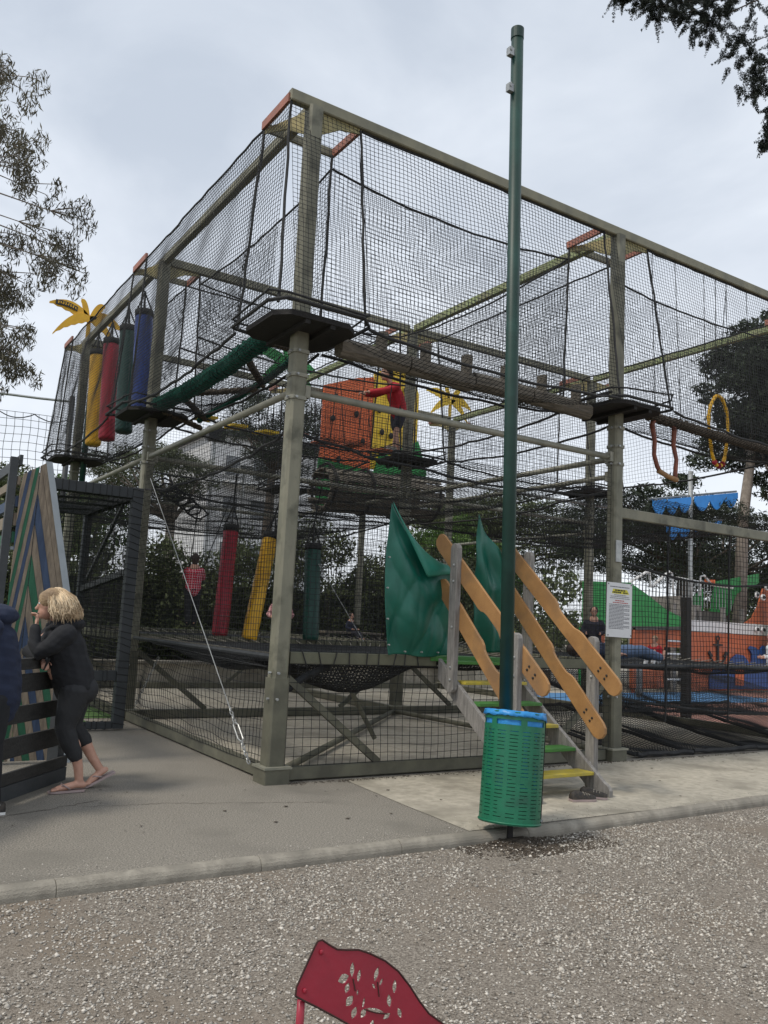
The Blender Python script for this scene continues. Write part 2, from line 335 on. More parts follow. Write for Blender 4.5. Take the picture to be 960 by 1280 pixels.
# --- foliage
def leaves(name, clumps, n, size, aspect, m, parent=None, droop=0., kind=None, flat=0.):
    """clumps: list of (centre, (rx,ry,rz)); n leaves in all, each a small bent diamond"""
    C = np.array([c for c, r in clumps], float); Rr = np.array([r for c, r in clumps], float)
    w = Rr.prod(axis=1) ** .67; k = RNG.choice(len(C), n, p=w / w.sum())
    dirs = RNG.normal(size=(n, 3)); dirs /= np.linalg.norm(dirs, axis=1, keepdims=True); rad = RNG.uniform(.25, 1.0, n) ** .6 * RNG.choice([1, 1, 1, 1.18], n)
    P = C[k] + dirs * Rr[k] * rad[:, None]
    ax = RNG.normal(size=(n, 3)); ax[:, 2] -= droop * 2; ax[:, 2] *= (1 - flat * .6); ax /= np.linalg.norm(ax, axis=1, keepdims=True)
    sd_ = np.cross(ax, RNG.normal(size=(n, 3))); sd_ /= np.linalg.norm(sd_, axis=1, keepdims=True) + 1e-9
    s = size * RNG.uniform(.6, 1.4, n)[:, None]; wd = s * aspect
    V = np.stack([P - ax * s * .5, P + sd_ * wd * .5, P + ax * s * .5, P - sd_ * wd * .5], axis=1).reshape(-1, 3)
    F = np.arange(n * 4).reshape(-1, 4)
    o = np_mesh(name, V, F, m, parent)
    if kind: o['kind'] = kind
    return o
def limb_paths(base, tip, k, spread, seed):
    rg = random.Random(seed); out = []
    for i in range(k):
        e = Vector(tip) + Vector((rg.uniform(-1, 1) * spread[0], rg.uniform(-1, 1) * spread[1], rg.uniform(-1, 1) * spread[2]))
        b = Vector(base); mid = b.lerp(e, .5) + Vector((rg.uniform(-1, 1), rg.uniform(-1, 1), rg.uniform(-.3, 1))) * .12 * (e - b).length
        out.append([b, b.lerp(mid, .5) + Vector((0, 0, .03)), mid, mid.lerp(e, .6), e])
    return out
def tree(name, base, trunk_top, tr, crown_c, crown_r, nclump, nleaf, size, aspect, lm, bm, label, group=None, cr=(.28, .5), flat=0., droop=0., limbs=9, shell=.35, extra=None, cat='tree'):
    t = thing(name, base, label, cat, group); rg = random.Random(hash(label) % 1 + nleaf + int(base[0] * 10))
    b, tt = Vector(base), Vector(trunk_top); mb = MB()
    mb.tube([b, b.lerp(tt, .3) + Vector((rg.uniform(-.1, .1), 0, 0)), b.lerp(tt, .65) + Vector((rg.uniform(-.12, .12), rg.uniform(-.1, .1), 0)), tt], [tr * 1.2, tr, tr * .85, tr * .65], 9); 
    cl = []
    for i in range(nclump):
        while True:
            d = Vector((rg.uniform(-1, 1), rg.uniform(-1, 1), rg.uniform(-1, 1)))
            if shell < d.length < 1: break
        c = Vector(crown_c) + Vector((d.x * crown_r[0], d.y * crown_r[1], d.z * crown_r[2])); q = rg.uniform(*cr)
        cl.append((tuple(c), (q * rg.uniform(.9, 1.4), q * rg.uniform(.9, 1.4), q * rg.uniform(.45, .8))))
    if extra: cl += extra
    for c, r in rg.sample(cl, min(limbs, len(cl))):
        m1 = tt.lerp(Vector(c), .5) + Vector((rg.uniform(-.2, .2), rg.uniform(-.2, .2), rg.uniform(-.25, .1)))
        mb.tube([tt, tt.lerp(m1, .5) + Vector((0, 0, .05)), m1, c], [tr * .42, tr * .3, tr * .18, tr * .06], 6)
    mb.build('trunk', bm, t, True); leaves('crown', cl, nleaf, size, aspect, lm, t, flat=flat, droop=droop); return t
def copy_thing(o, loc, label=None, rz=None):
    r = o.copy(); COL.objects.link(r); r.location = loc
    if label: r['label'] = label
    if rz is not None: r.rotation_euler.z = rz
    for ch in list(o.children):
        c = ch.copy(); COL.objects.link(c); c.parent = r
        for g in ch.children:
            d = g.copy(); COL.objects.link(d); d.parent = c
    return r
# ================================================================== SETTING
L, D2 = 4.38, 4.57
def sheet(name, poly, z, m, th=None, z0=None):
    mb = MB()
    if th: mb.prism(poly, (0, 0, z - th / 2), (1, 0, 0), (0, 1, 0), th)
    else: mb.add([(x, y, z) for x, y in poly], [tuple(range(len(poly)))])
    o = mb.build(name, m); o['kind'] = 'structure'; return o
sheet('ground', [(-500, -500), (500, -500), (500, 500), (-500, 500)], -.068, 'gravel_base')
sheet('pavement', [(-40, -2.10), (60, -2.10), (60, 60), (-40, 60)], 0, 'asphalt', th=.16)
sheet('concrete_apron', [(.58, -2.09), (.62, -1.2), (.70, -.12), (32, -.12), (32, -2.09)], .004, 'concrete')
sheet('concrete_floor', [(0.03, .04), (13, .04), (13, 9.14), (0.03, 9.14)], .006, 'concrete')
sheet('turf', [(-9, 1.9), (-1.52, 1.9), (-1.52, 3.75), (-.55, 3.75), (-.55, 9), (-9, 9)], .008, 'turf')
sheet('rubber_floor', [(8.9, .6), (30, .6), (30, 7.9), (8.9, 7.9)], .010, 'rubber_coral')
sheet('rubber_path', [(9.2, 5.4), (17, 5.4), (17, 7.9), (9.2, 7.9)], .014, 'rubber_blue')
sheet('turf_strip', [(-.54, 4.75), (-.06, 4.75), (-.06, 9), (-.54, 9)], .008, 'turf')
# raised planting bed behind a low wall
sheet('planting_bed', [(-9, 9.5), (12.6, 9.5), (12.6, 40), (-9, 40)], .44, 'soil', th=.44)
lw = thing('low_wall', (2, 9.4, 0), 'low concrete retaining wall behind the trampolines', 'wall')
mb = MB()
for i in range(11): mb = MB().box(-7.2 + i * 1.8, 9.42, .23, 1.79, .16, .46); mb.build('wall_panel', 'concrete', lw, bevel=.01)
mb = MB().box(1.8, 9.40, .49, 19.8, .24, .06); mb.build('coping', 'kerb', lw, bevel=.01)
ck = MB(); rc = random.Random(8)
for P0, P1, w0 in (((-2.75, -.75), (-1.55, -.25), .006), ((-1.75, -.42), (-1.2, -.5), .003), ((-1.2, -.5), (.1, -.9), .003)):
    n_ = 26; pts = [(P0[0] + (P1[0] - P0[0]) * i / n_ + rc.uniform(-.012, .012), P0[1] + (P1[1] - P0[1]) * i / n_ + rc.uniform(-.025, .025)) for i in range(n_ + 1)]
    for a, b in zip(pts[:-1], pts[1:]):
        w_ = w0 * rc.uniform(.5, 1.2); ck.add([(a[0], a[1] - w_, .002), (b[0], b[1] - w_, .002), (b[0], b[1] + w_, .002), (a[0], a[1] + w_, .002)], [(0, 1, 2, 3)])
ck.build('pavement_crack', 'soil')['kind'] = 'structure'
# kerb of separate stones
kb = thing('kerb', (0, -2.15, 0), None, None); 
kprof = [(-.052, -.16), (.05, -.16), (.05, .0), (.04, .008), (.018, .012), (-.012, .009), (-.034, -.004), (-.047, -.022), (-.052, -.04)]
kr_mesh = None
x = -9.0; rk = random.Random(3)
def kerb_y(x): return -2.13 - .05 * math.exp(-((x - 1.3) / 1.0) ** 2) + .06 * max(0, (x - 2.5) / 2) 
while x < 12:
    ln = 1.0 + .35 * rk.random()
    o = MB().beam((x + .004, kerb_y(x), 0), (x + ln - .004, kerb_y(x + ln), 0), .01, .01); 
    p, q = Vector((x + .0015, kerb_y(x) - .0, -.001 * rk.random() * 3)), Vector((x + ln - .0015, kerb_y(x + ln) - .0, -.001 * rk.random() * 3))
    o = MB(); k = len(kprof); o.add([(p.x, p.y + a, p.z + b) for a, b in kprof] + [(q.x, q.y + a, q.z + b) for a, b in kprof], [tuple(range(k)), tuple(range(2 * k - 1, k - 1, -1))] + [(i, i + k, (i + 1) % k + k, (i + 1) % k) for i in range(k)])
    o.build('kerb_stone', 'kerb', kb, bevel=.003); x += ln
kb['kind'] = 'structure'
# gravel: loose stones over the base, thousands of small rocks
def stones(name, n, m, lo, hi, seed, reg, lift=0.):
    rg = np.random.default_rng(seed); P = np.empty((0, 2))
    while len(P) < n:
        q = np.stack([rg.uniform(reg[0], reg[1], n), rg.uniform(reg[2], reg[3], n)], 1)
        # keep the band the kerb leaves free and clump them loosely
        g = np.sin(q[:, 0] * 2.1 + 1) * np.sin(q[:, 1] * 2.9) + .6 * np.sin(q[:, 0] * 5.3 + q[:, 1] * 4.1) + .5 * np.sin(q[:, 0] * 11 - q[:, 1] * 9 + 2)
        keep = rg.uniform(-1.9, 1.5, n) < g * 1.15 + .25
        # camera fan
        dx, dy = q[:, 0] + 3.41, q[:, 1] + 6.99; ang = np.degrees(np.arctan2(dx, dy)); edge = np.clip((ang + 22) / 20, 0, 1) * np.clip((96 - ang) / 28, 0, 1) * np.clip((np.hypot(dx, dy) - 1.2) / 1.3, 0, 1); keep &= rg.uniform(0, 1, n) < edge
        P = np.concatenate([P, q[keep]])
    P = P[:n]; s = rg.uniform(lo, hi, n) * rg.choice([1, 1, 1, 1, 1.4, 1.9], n, p=[.2, .2, .2, .2, .17, .03])
    o = np.array([(1, 0, 0), (0, 1, 0), (-1, 0, 0), (0, -1, 0), (0, 0, 1), (0, 0, -1)], float)
    V = o[None] * rg.uniform(.6, 1.25, (n, 6, 3)) + rg.uniform(-.3, .3, (n, 6, 3)); V[:, :, 2] *= .6
    a = rg.uniform(0, 6.28, n); c, s_ = np.cos(a), np.sin(a); X = V[:, :, 0] * c[:, None] - V[:, :, 1] * s_[:, None]; Y = V[:, :, 0] * s_[:, None] + V[:, :, 1] * c[:, None]
    V = np.stack([X, Y, V[:, :, 2]], -1) * s[:, None, None]; V[:, :, :2] += P[:, None]; V[:, :, 2] += -.068 + (s * .22)[:, None] + (lift * np.exp(-(((P[:, 0] - .86) / .22) ** 2 + ((P[:, 1] + 2.33) / .16) ** 2)))[:, None]
    F = np.array([(0, 1, 4), (1, 2, 4), (2, 3, 4), (3, 0, 4), (1, 0, 5), (2, 1, 5), (3, 2, 5), (0, 3, 5)]); F = (F[None] + np.arange(n)[:, None, None] * 6).reshape(-1, 3)
    ob = np_mesh(name, V.reshape(-1, 3), F, m); ob['kind'] = 'stuff'; return ob
stones('gravel', 100000, 'stone_light', .003, .0095, 5, (-5.2, 9, -6.6, -2.2))
stones('dark_gravel', 46000, 'stone_dark', .003, .009, 6, (-5.2, 9, -6.6, -2.2))
stones('soil_crumbs', 3800, 'soil', .003, .009, 9, (.35, 1.6, -2.62, -2.19), .045)
stones('pale_chips', 900, 'stone_light', .003, .010, 10, (.3, 1.7, -2.7, -2.19), .04)
rg9 = np.random.default_rng(77)
def scatter(name, n, m, lo, hi, fx, z, flat_):
    P = fx(n); s = rg9.uniform(lo, hi, n); o = np.array([(1, 0, 0), (0, 1, 0), (-1, 0, 0), (0, -1, 0), (0, 0, 1), (0, 0, -.5)], float)
    V = (o[None] * rg9.uniform(.6, 1.3, (n, 6, 3))); V[:, :, 2] *= flat_; V *= s[:, None, None]; V[:, :, :2] += P[:, None]; V[:, :, 2] += z
    F = np.array([(0, 1, 4), (1, 2, 4), (2, 3, 4), (3, 0, 4), (1, 0, 5), (2, 1, 5), (3, 2, 5), (0, 3, 5)]); F = (F[None] + np.arange(n)[:, None, None] * 6).reshape(-1, 3)
    ob = np_mesh(name, V.reshape(-1, 3), F, m); ob['kind'] = 'stuff'; return ob
scatter('stray_pebbles', 900, 'stone_light', .002, .007, lambda n: np.stack([rg9.uniform(-3.5, 7, n), -2.13 + np.abs(rg9.normal(0, .16, n))], 1), .012, .6)
scatter('pavement_grit', 1500, 'stone_dark', .0015, .005, lambda n: np.stack([rg9.uniform(-3.2, 7, n), rg9.uniform(-2.1, 1.2, n)], 1), .003, .6)
scatter('edge_litter', 1400, 'soil', .003, .012, lambda n: np.stack([rg9.uniform(.1, 7, n), -.10 - np.abs(rg9.normal(0, .05, n))], 1), .006, .35)
scatter('dry_leaves', 60, 'rope_brown', .008, .02, lambda n: np.stack([rg9.uniform(-3, 7, n), rg9.uniform(-2.0, 1.0, n)], 1), .007, .15)
# soil heap at the foot of the bin
def heap():
    n, k = 28, 9; vs = [(0.86, -2.33, -.016)]; fs = []
    for j in range(1, k + 1):
        for i in range(n):
            t = 2 * math.pi * i / n; rr = j / k; rad = .20 * rr * (1 + .18 * math.sin(3 * t + 1) + .1 * math.sin(7 * t)); h = -.066 + .05 * math.cos(rr * math.pi / 2) ** 1.3 + random.uniform(-.004, .004)
            vs.append((0.86 + rad * math.cos(t) * 1.15, -2.33 + rad * math.sin(t) * .75, h))
    fs = [(0, 1 + i, 1 + (i + 1) % n) for i in range(n)] + [(1 + (j - 1) * n + i, 1 + j * n + i, 1 + j * n + (i + 1) % n, 1 + (j - 1) * n + (i + 1) % n) for j in range(1, k) for i in range(n)]
    o = MB().add(vs, fs).build('soil_heap', 'soil', smooth=True); o['kind'] = 'structure'
heap()
_h = np.random.default_rng(3)
# ================================================================== CLIMBING FRAME
ZT, ZP, ZB, ZN, ZM = 6.5, 4.18, 3.6, 3.12, 1.1
cf = thing('climbing_frame', (0, 0, 0), 'tall olive grey steel climbing frame wrapped in black netting, with platforms on its posts', 'climbing frame')
POST = dict(A=(0, 0), B=(L, 0), C=(2 * L, 0), D=(0, D2), F=(L, D2), G=(2 * L, D2), E=(0, 2 * D2), H=(L, 2 * D2), I=(2 * L, 2 * D2))
def mk_post(k, x, y):
    p = MB().beam((x, y, 0.02), (x, y, ZT - .02), .15, .15, up=(0, 1, 0), ch=.022).build('post', 'post_metal', cf)
    for z in (3.95, 3.72, 3.50): MB().beam((x, y, z), (x, y, z + .035), .17, .17, up=(0, 1, 0), ch=.02).build('collar', 'pipe_metal', p)
    b = MB()
    for z in (3.95, 3.72, 3.5, .72, .95):
        for s1, s2 in ((-1, 0), (0, -1), (1, 0)):
            b.tube([(x + s1 * .085 + s2 * .04, y + s2 * .085 + s1 * .03, z + .015), (x + s1 * .11 + s2 * .04, y + s2 * .11 + s1 * .03, z + .015)], .013, 6)
    b.build('bolt', 'galvanised', p)['kind'] = 'stuff'
    MB().beam((x, y, 0.0), (x, y, .13), .25, .25, up=(0, 1, 0), ch=.01).build('base_shoe', 'post_dark', p)
    MB().beam((x, y, .13), (x, y, .15), .27, .27, up=(0, 1, 0)).build('base_plate', 'pipe_metal', p)
    MB().beam((x, y, .15), (x, y, .92), .175, .175, up=(0, 1, 0), ch=.02).build('sleeve', 'post_dark', p)
    # four wall plates with small shields
    MB().box(x - .02, y - .09, 2.45, .10, .012, .26).build('shield_plate', 'galvanised', p) if k in 'B' else None
    # head: square of flat bars and two ply gussets
    z = ZT
    for (a, b_, m_, nm) in (((-.27, 0), (-.27, .62), 'gusset_red', 'head_bar'), ((.56, .02), (.56, .62), 'gusset_red', 'head_bar'), ((-.27, .62), (.56, .62), 'beam_metal', 'head_bar')):
        MB().beam((x + a[0], y + a[1], z), (x + b_[0], y + b_[1], z), .035, .09).build(nm, m_, cf)
    for sx, ex in ((-1, -.26), (1, .55)):
        ax_ = Vector((ex, .0 if sx > 0 else .6, -.02)); ln_ = ax_.length
        MB().prism([(0.06, -.26), (0.06, 0), (ln_, 0), (ln_, -.05), (ln_ * .55, -.10)], (x, y, z - .02), ax_.normalized(), (0, 0, 1), .02).build('gusset_plate', 'gusset_yellow', cf)
    return p
for k, (x, y) in POST.items(): mk_post(k, x, y)
def bar(a, b, z, w=.09, h=.12, m='beam_metal', dz=0, name='beam', off=.085, chx=0):
    p, q = Vector((*POST[a], z)), Vector((*POST[b], z + dz)); d = (q - p).normalized() * off
    return MB().beam(p + d, q - d, w, h, ch=.008).build(name, m, cf)
# top rails
MB().beam((-.27, 0, ZT + .02), (2 * L + .3, 0, ZT + .02), .09, .12, ch=.01).build('top_rail', 'beam_metal', cf)
MB().beam((0, .085, ZT + .0), (0, 2 * D2 + .3, ZT + .0), .09, .12, ch=.01).build('top_rail', 'beam_metal', cf)
for a, b, m_ in (('D', 'F', 'beam_metal'), ('F', 'G', 'beam_metal'), ('B', 'F', 'mossy_beam'), ('F', 'H', 'mossy_beam'), ('C', 'G', 'mossy_beam'), ('G', 'I', 'mossy_beam'), ('E', 'H', 'beam_metal'), ('H', 'I', 'beam_metal')):
    bar(a, b, ZT + .0, m=m_, name='top_rail')
# round braces at 3.6
def pipe(a, b, z, r=.036, z2=None, name='brace', m='pipe_metal', off=.09):
    p, q = Vector((*POST[a], z)), Vector((*POST[b], z2 or z)); d = (q - p).normalized() * off
    o = MB().tube([p + d, q - d], r, 10).build(name, m, cf, True)
    for c, s in ((p + d, 1), (q - d, -1)): MB().box(c.x, c.y, c.z, .085, .085, .12).build('brace_bracket', 'pipe_metal', o)
for a, b in (('A', 'B'), ('A', 'D'), ('D', 'E'), ('D', 'F'), ('F', 'G'), ('F', 'H'), ('E', 'H'), ('B', 'F')): pipe(a, b, ZB)
pipe('B', 'F', 3.38, .03); pipe('G', 'I', 3.4, .03)
MB().beam((L + .09, 0, 2.93), (2 * L - .1, 0, 2.93), .08, .13, ch=.01).build('beam', 'post_metal', cf)
MB().tube([(L + .1, D2, 3.95), (2 * L + 6, D2, 4.0)], .03, 8).build('brace', 'galvanised', cf, True)
# ground beams
for a, b in (('A', 'B'), ('A', 'D'), ('D', 'E'), ('D', 'F'), ('F', 'G'), ('E', 'H'), ('H', 'I'), ('F', 'H'), ('C', 'G'), ('G', 'I')):
    bar(a, b, .072, .09, .115, 'post_dark', name='ground_beam', off=.15)
for a, b in (('F', 'B'), ('F', 'A')): MB().tube([(POST[a][0] * .97, POST[a][1] * .97, .07), (POST[b][0] + .12, POST[b][1] + .1, .07)], .035, 8).build('ground_pipe', 'post_dark', cf, True)
# bed-level side rails and struts
for a, b, e in (('A', 'B', 1.75), ('D', 'E', 9), ('D', 'F', 9), ('F', 'G', 9), ('B', 'F', 9), ('F', 'H', 9), ('E', 'H', 9)):
    p, q = Vector((*POST[a], ZM)), Vector((*POST[b], ZM)); d = (q - p).normalized(); q2 = p + d * (e - .0) if e < 5 else q - d * .1
    MB().beam(p + d * .1, q2, .07, .11, ch=.008).build('side_rail', 'rail_olive', cf)
    wr = MB(); n = int((q2 - p).length / .16)   # lacing round the rail
    for i in range(1, n):
        c = p + d * (.1 + i * .16 + random.uniform(-.03, .03)); s = Vector((-d.y, d.x, 0)); h = Vector((0, 0, .06)); t_ = d * random.uniform(-.05, .05)
        wr.tube([c - s * .045 - h, c - s * .045 + h + t_, c + s * .045 + h + t_, c + s * .045 - h, c - s * .045 - h], .006, 4)
    wr.build('lacing', 'rope_black', cf)['kind'] = 'stuff'
MB().beam((2.68, 0, ZM), (L - .1, 0, ZM), .07, .11, ch=.008).build('side_rail', 'rail_olive', cf)
for a_, b_ in (((.0, .1), (.0, D2 - .1)), ((L + .1, 0), (2 * L, 0))): MB().tube([(*a_, ZM), (*b_, ZM)], .022, 8).build('side_cable', 'net_grey', cf)
for k in 'ABDFEH':
    x, y = POST[k]
    if k == 'B': MB().beam((x - .09, y, .92), (x - 1.05, y, .13), .05, .065).build('strut', 'post_dark', cf); continue
    MB().beam((x + .09, y, .92), (x + 1.12, y, .13), .05, .065).build('strut', 'post_dark', cf)
    if k in 'BFH': MB().beam((x - .09, y, .92), (x - 1.05, y, .13), .05, .065).build('strut', 'post_dark', cf)
for x in (1.55,): MB().tube([(x, 1.6, .95), (x + .55, 1.6, .10)], .03, 8).build('strut', 'post_dark', cf)
# platforms
for k, (x, y) in POST.items():
    if k in 'CI': continue
    r = .43; c = .13; pl = MB().prism([(-r, -r + c), (-r + c, -r), (r - c, -r), (r, -r + c), (r, r - c), (r - c, r), (-r + c, r), (-r, r - c)], (x, y, ZP), (1, 0, 0), (0, 1, 0), .05).build('platform', 'platform_black', cf)
    u = MB()
    for s in (-1, 1): u.beam((x + s * .13, y - .42, ZP - .046), (x + s * .13, y + .42, ZP - .046), .05, .04)
    u.build('bearer', 'platform_black', pl)
    e = MB(); pts = [(x - .52, y - .4, ZP + .05), (x - .4, y - .53, ZP + .05), (x + .4, y - .53, ZP + .05), (x + .53, y - .4, ZP + .05), (x + .53, y + .4, ZP + .03), (x + .4, y + .53, ZP + .05), (x - .4, y + .53, ZP + .05), (x - .53, y + .4, ZP + .03), (x - .52, y - .4, ZP + .05)]
    e.tube([Vector(p) + Vector((0, 0, random.uniform(-.03, .03))) for p in pts], .018, 6); e.tube([Vector(p) + Vector((0, 0, .1 + random.uniform(-.05, .04))) for p in pts], .011, 6); e.build('edge_rope', 'rope_black', pl)
    for sx, sy in ((-1, -1), (1, -1), (-1, 1), (1, 1)):
        tx = x + (.54 if sx > 0 else -.26); ty = y + (.0 if sy < 0 else .6); rope((tx, ty, ZT - .03), (x + sx * .45, y + sy * .46, ZP + .03), .014, 0, parent=cf, name='corner_rope', wob=.008)
# ---- upper netting
def side(a, b, s, near=False, zt=6.45, ztop_y=None, cell=.05, sagt=0., r=.0028):
    """net of a walkway side from post a to post b; s = which side"""
    (x0, y0), (x1, y1) = POST[a], POST[b]
    if y0 == y1:
        yt = y0 + (0.0 if s < 0 else .6); yb = y0 + s * .47
        A_, B_, C_, D_ = (x0 + .5, yb, ZP), (x1 - .45, yb, ZP), (x1 - .27, yt, zt), (x0 + .55, yt, zt)
    else:
        xt = x0 + (-.27 if s < 0 else .55); xb = x0 + s * .47
        A_, B_, C_, D_ = (xb, y0 + .48, ZP), (xb, y1 - .48, ZP), (xt, y1, zt), (xt, y0 + .62, zt)
    net('net', A_, B_, C_, D_, cell, r, sag=(0, 0, 0), parent=cf, amp=.013, knots=near, top=(0, 0, -sagt))
    mid = [Vector(D_).lerp(Vector(C_), t) for t in (0, 1)]
    rope(mid[0], mid[1], .013, sagt, parent=cf, name='edge_rope', wob=.01, n=18)
    rope(A_, B_, .016, .10, parent=cf, name='edge_rope', wob=.012, n=18)
def corner(x, y, cell=.05, near=False, wrap=('W', 'S')):
    T0, T1, T2, T3 = (x + .55, y, 6.48), (x - .27, y - .02, 6.48), (x - .27, y + .62, 6.45), (x + .55, y + .62, 6.4)
    B0, B1, B1b, B2, B3 = (x + .48, y - .48, ZP), (x - .3, y - .5, ZP), (x - .47, y - .32, ZP), (x - .48, y + .48, ZP), (x + .48, y + .48, ZP)
    if 'S' in wrap: net('net', B1, B0, T0, T1, cell, .0028, parent=cf, knots=near)
    if 'W' in wrap: net('net', B2, B1b, T1, T2, cell, .0028, parent=cf, knots=near)
    if 'N' in wrap: net('net', B2, B3, T3, T2, cell, .0028, parent=cf)
    if 'E' in wrap: net('net', B0, B3, T3, T0, cell, .0028, parent=cf)
side('A', 'B', -1, near=True, r=.0033); side('A', 'B', 1, sagt=.12, zt=6.3)
side('B', 'C', -1); side('B', 'C', 1, sagt=.1, zt=6.25)
side('A', 'D', -1, near=True, r=.0033); side('A', 'D', 1, sagt=.1, zt=6.3)
side('D', 'E', -1); side('D', 'E', 1)
side('D', 'F', -1, sagt=.12, zt=6.3, r=.0024); side('D', 'F', 1, r=.0024)
side('F', 'G', -1, cell=.06, r=.0025)
side('B', 'F', -1, sagt=.12, zt=6.3, r=.0025); side('B', 'F', 1, r=.0025)
side('F', 'H', -1, r=.0025)
side('E', 'H', -1, cell=.06); side('G', 'I', -1, cell=.07); side('C', 'G', -1, cell=.07)
corner(0, 0, near=True); corner(L, 0, wrap='S', near=True); corner(0, D2, wrap='W'); corner(0, 2 * D2, wrap='WSN'); corner(L, D2, wrap='')
for a, b in (('A', 'B'), ('A', 'D'), ('B', 'C'), ('D', 'E')):   # nets under the walkways
    (x0, y0), (x1, y1) = POST[a], POST[b]; z = ZP - .02
    if y0 == y1: net('net', (x0 + .48, y0 - .47, z), (x1 - .48, y0 - .47, z), (x1 - .48, y0 + .47, z), (x0 + .48, y0 + .47, z), .06, .003, sag=(0, 0, -.16), parent=cf)
    else: net('net', (x0 - .47, y0 + .48, z), (x0 - .47, y1 - .48, z), (x0 + .47, y1 - .48, z), (x0 + .47, y0 + .48, z), .06, .003, sag=(0, 0, -.16), parent=cf)
# ---- lower netting
def wall(p, q, z0, z1, cell, r=.0026, knots=False, sag=(0, 0, 0), **k): return net('net', (*p, z0), (*q, z0), (*q, z1), (*p, z1), cell, r, parent=cf, knots=knots, sag=sag, **k)
wall((.1, -.03), (1.12, -.03), 1.16, 3.5, .055); wall((2.66, -.03), (4.28, -.03), 1.16, 3.5, .055); wall((1.12, -.03), (2.66, -.03), 2.62, 3.5, .055)
wall((.09, -.06), (4.26, -.06), .14, 1.05, .085, .003, amp=.018, knots=True)
wall((-.03, .1), (-.03, D2 - .1), 1.14, 3.5, .06); wall((-.05, .12), (-.05, D2 - .12), .13, 1.08, .08, .003, amp=.03, knots=True, sag=(-.06, 0, 0))
wall((L + .1, -.02), (2 * L - .1, -.02), .5, 2.86, .065, .0036)
wall((.1, D2), (L - .1, D2), 1.15, 3.1, .06); wall((L, .1), (L, D2 - .1), 1.15, 3.1, .06); wall((L + .1, D2), (2 * L - .1, D2), 1.15, 3.1, .07); wall((L, D2 + .1), (L, 2 * D2 - .1), 1.15, 3.1, .06)
wall((L + .1, 2 * D2), (2 * L - .1, 2 * D2), 1.1, 3.3, .07); wall((0, D2 + .1), (0, 2 * D2 - .1), 1.15, 3.3, .06)
# horizontal safety nets over the beds, drooping to ragged edges
for (x0, y0, x1, y1, dz) in ((.1, .1, L - .1, D2 - .1, .12), (.1, D2 + .1, L - .1, 2 * D2 - .1, 0), (L + .1, .15, 2 * L - .1, D2 - .1, .1)):
    net('net', (x0, y0, ZN + dz), (x1, y0, ZN + dz), (x1, y1, ZN - .05), (x0, y1, ZN - .05), .06, .0032, sag=(0, 0, -.10), parent=cf, amp=.016)
for (x0, y0, x1, y1) in ((.1, .1, L - .1, .1), (.1, D2, L - .1, D2), (.1, 2 * D2, L - .1, 2 * D2), (L, .1, L, D2), (.0, .1, 0, D2), (L, D2, L, 2 * D2), (L, D2, 2 * L, D2)):
    rope((x0, y0, ZN + .1), (x1, y1, ZN + .02), .014, .14, parent=cf, name='edge_rope', n=16, wob=.02)
# ---- trampoline beds, pads and hanging net pouches
def trampoline(x0, y0, x1, y1, label):
    t = thing('trampoline', ((x0 + x1) / 2, (y0 + y1) / 2, ZM), label, 'trampoline', 'trampolines inside the climbing frame')
    net('bed', (x0 + .35, y0 + .35, ZM - .02), (x1 - .35, y0 + .35, ZM - .02), (x1 - .35, y1 - .35, ZM - .02), (x0 + .35, y1 - .35, ZM - .02), .045, .004, sag=(0, 0, -.10), parent=t, m='net_grey', amp=.006, seg=14)
    net('skirt', (x0 + .06, y0 + .08, ZM - .03), (x1 - .08, y0 + .08, ZM - .03), (x1 - .35, y0 + .36, ZM - .02), (x0 + .35, y0 + .36, ZM - .02), .045, .005, parent=t, sag=(0, 0, -.07))
    net('skirt', (x0 + .06, y0 + .08, ZM - .03), (x0 + .06, y1 - .08, ZM - .03), (x0 + .35, y1 - .36, ZM - .02), (x0 + .35, y0 + .36, ZM - .02), .045, .005, parent=t, sag=(0, 0, -.07))
    e = MB()
    for s in ((x0 + .35, y0 + .35, x1 - .35, y0 + .35), (x0 + .35, y1 - .35, x1 - .35, y1 - .35), (x0 + .35, y0 + .35, x0 + .35, y1 - .35), (x1 - .35, y0 + .35, x1 - .35, y1 - .35)):
        e.tube([(s[0], s[1], ZM - .02), (s[2], s[3], ZM - .02)], .016, 6)
    e.build('border_rope', 'rope_black', t)
    c = MB(); cc = []
    for i in range(22):
        f = (i + .5) / 22
        for (a, b) in (((x0 + .35 + (x1 - x0 - .7) * f, y0 + .35), (x0 + .1 + (x1 - x0 - .2) * f, y0 + .05)), ((x0 + .35 + (x1 - x0 - .7) * f, y1 - .35), (x0 + .1 + (x1 - x0 - .2) * f, y1 - .05)), ((x0 + .35, y0 + .35 + (y1 - y0 - .7) * f), (x0 + .05, y0 + .1 + (y1 - y0 - .2) * f)), ((x1 - .35, y0 + .35 + (y1 - y0 - .7) * f), (x1 - .05, y0 + .1 + (y1 - y0 - .2) * f))):
            c.tube([(*a, ZM - .02), (*b, ZM + .03)], .007, 5)
    c.build('lacing', 'kerb', t)['kind'] = 'stuff'
trampoline(0, 0, L, D2, 'grey net trampoline bed nearest the camera, behind the corner post')
trampoline(0, D2, L, 2 * D2, 'rear net trampoline bed below the red and yellow punching bags')
trampoline(L, 0, 2 * L, D2, 'right hand net trampoline bed behind the post with the notice')
trampoline(L, D2, 2 * L, 2 * D2, 'farthest net trampoline bed beside the hedge')
pouch = net('net_pouch', (.12, .10, 1.06), (1.78, .10, 1.06), (1.7, 1.0, 1.02), (.15, 1.0, 1.02), .04, .007, sag=(0.05, 0, -.30), amp=.02)
tag(pouch, 'black net pouch sagging under the front side rail left of the stairs', 'net')
rope((.08, .0, .80), (.6, .12, 1.02), .035, -.03, m='net_black', name='knot_rope')
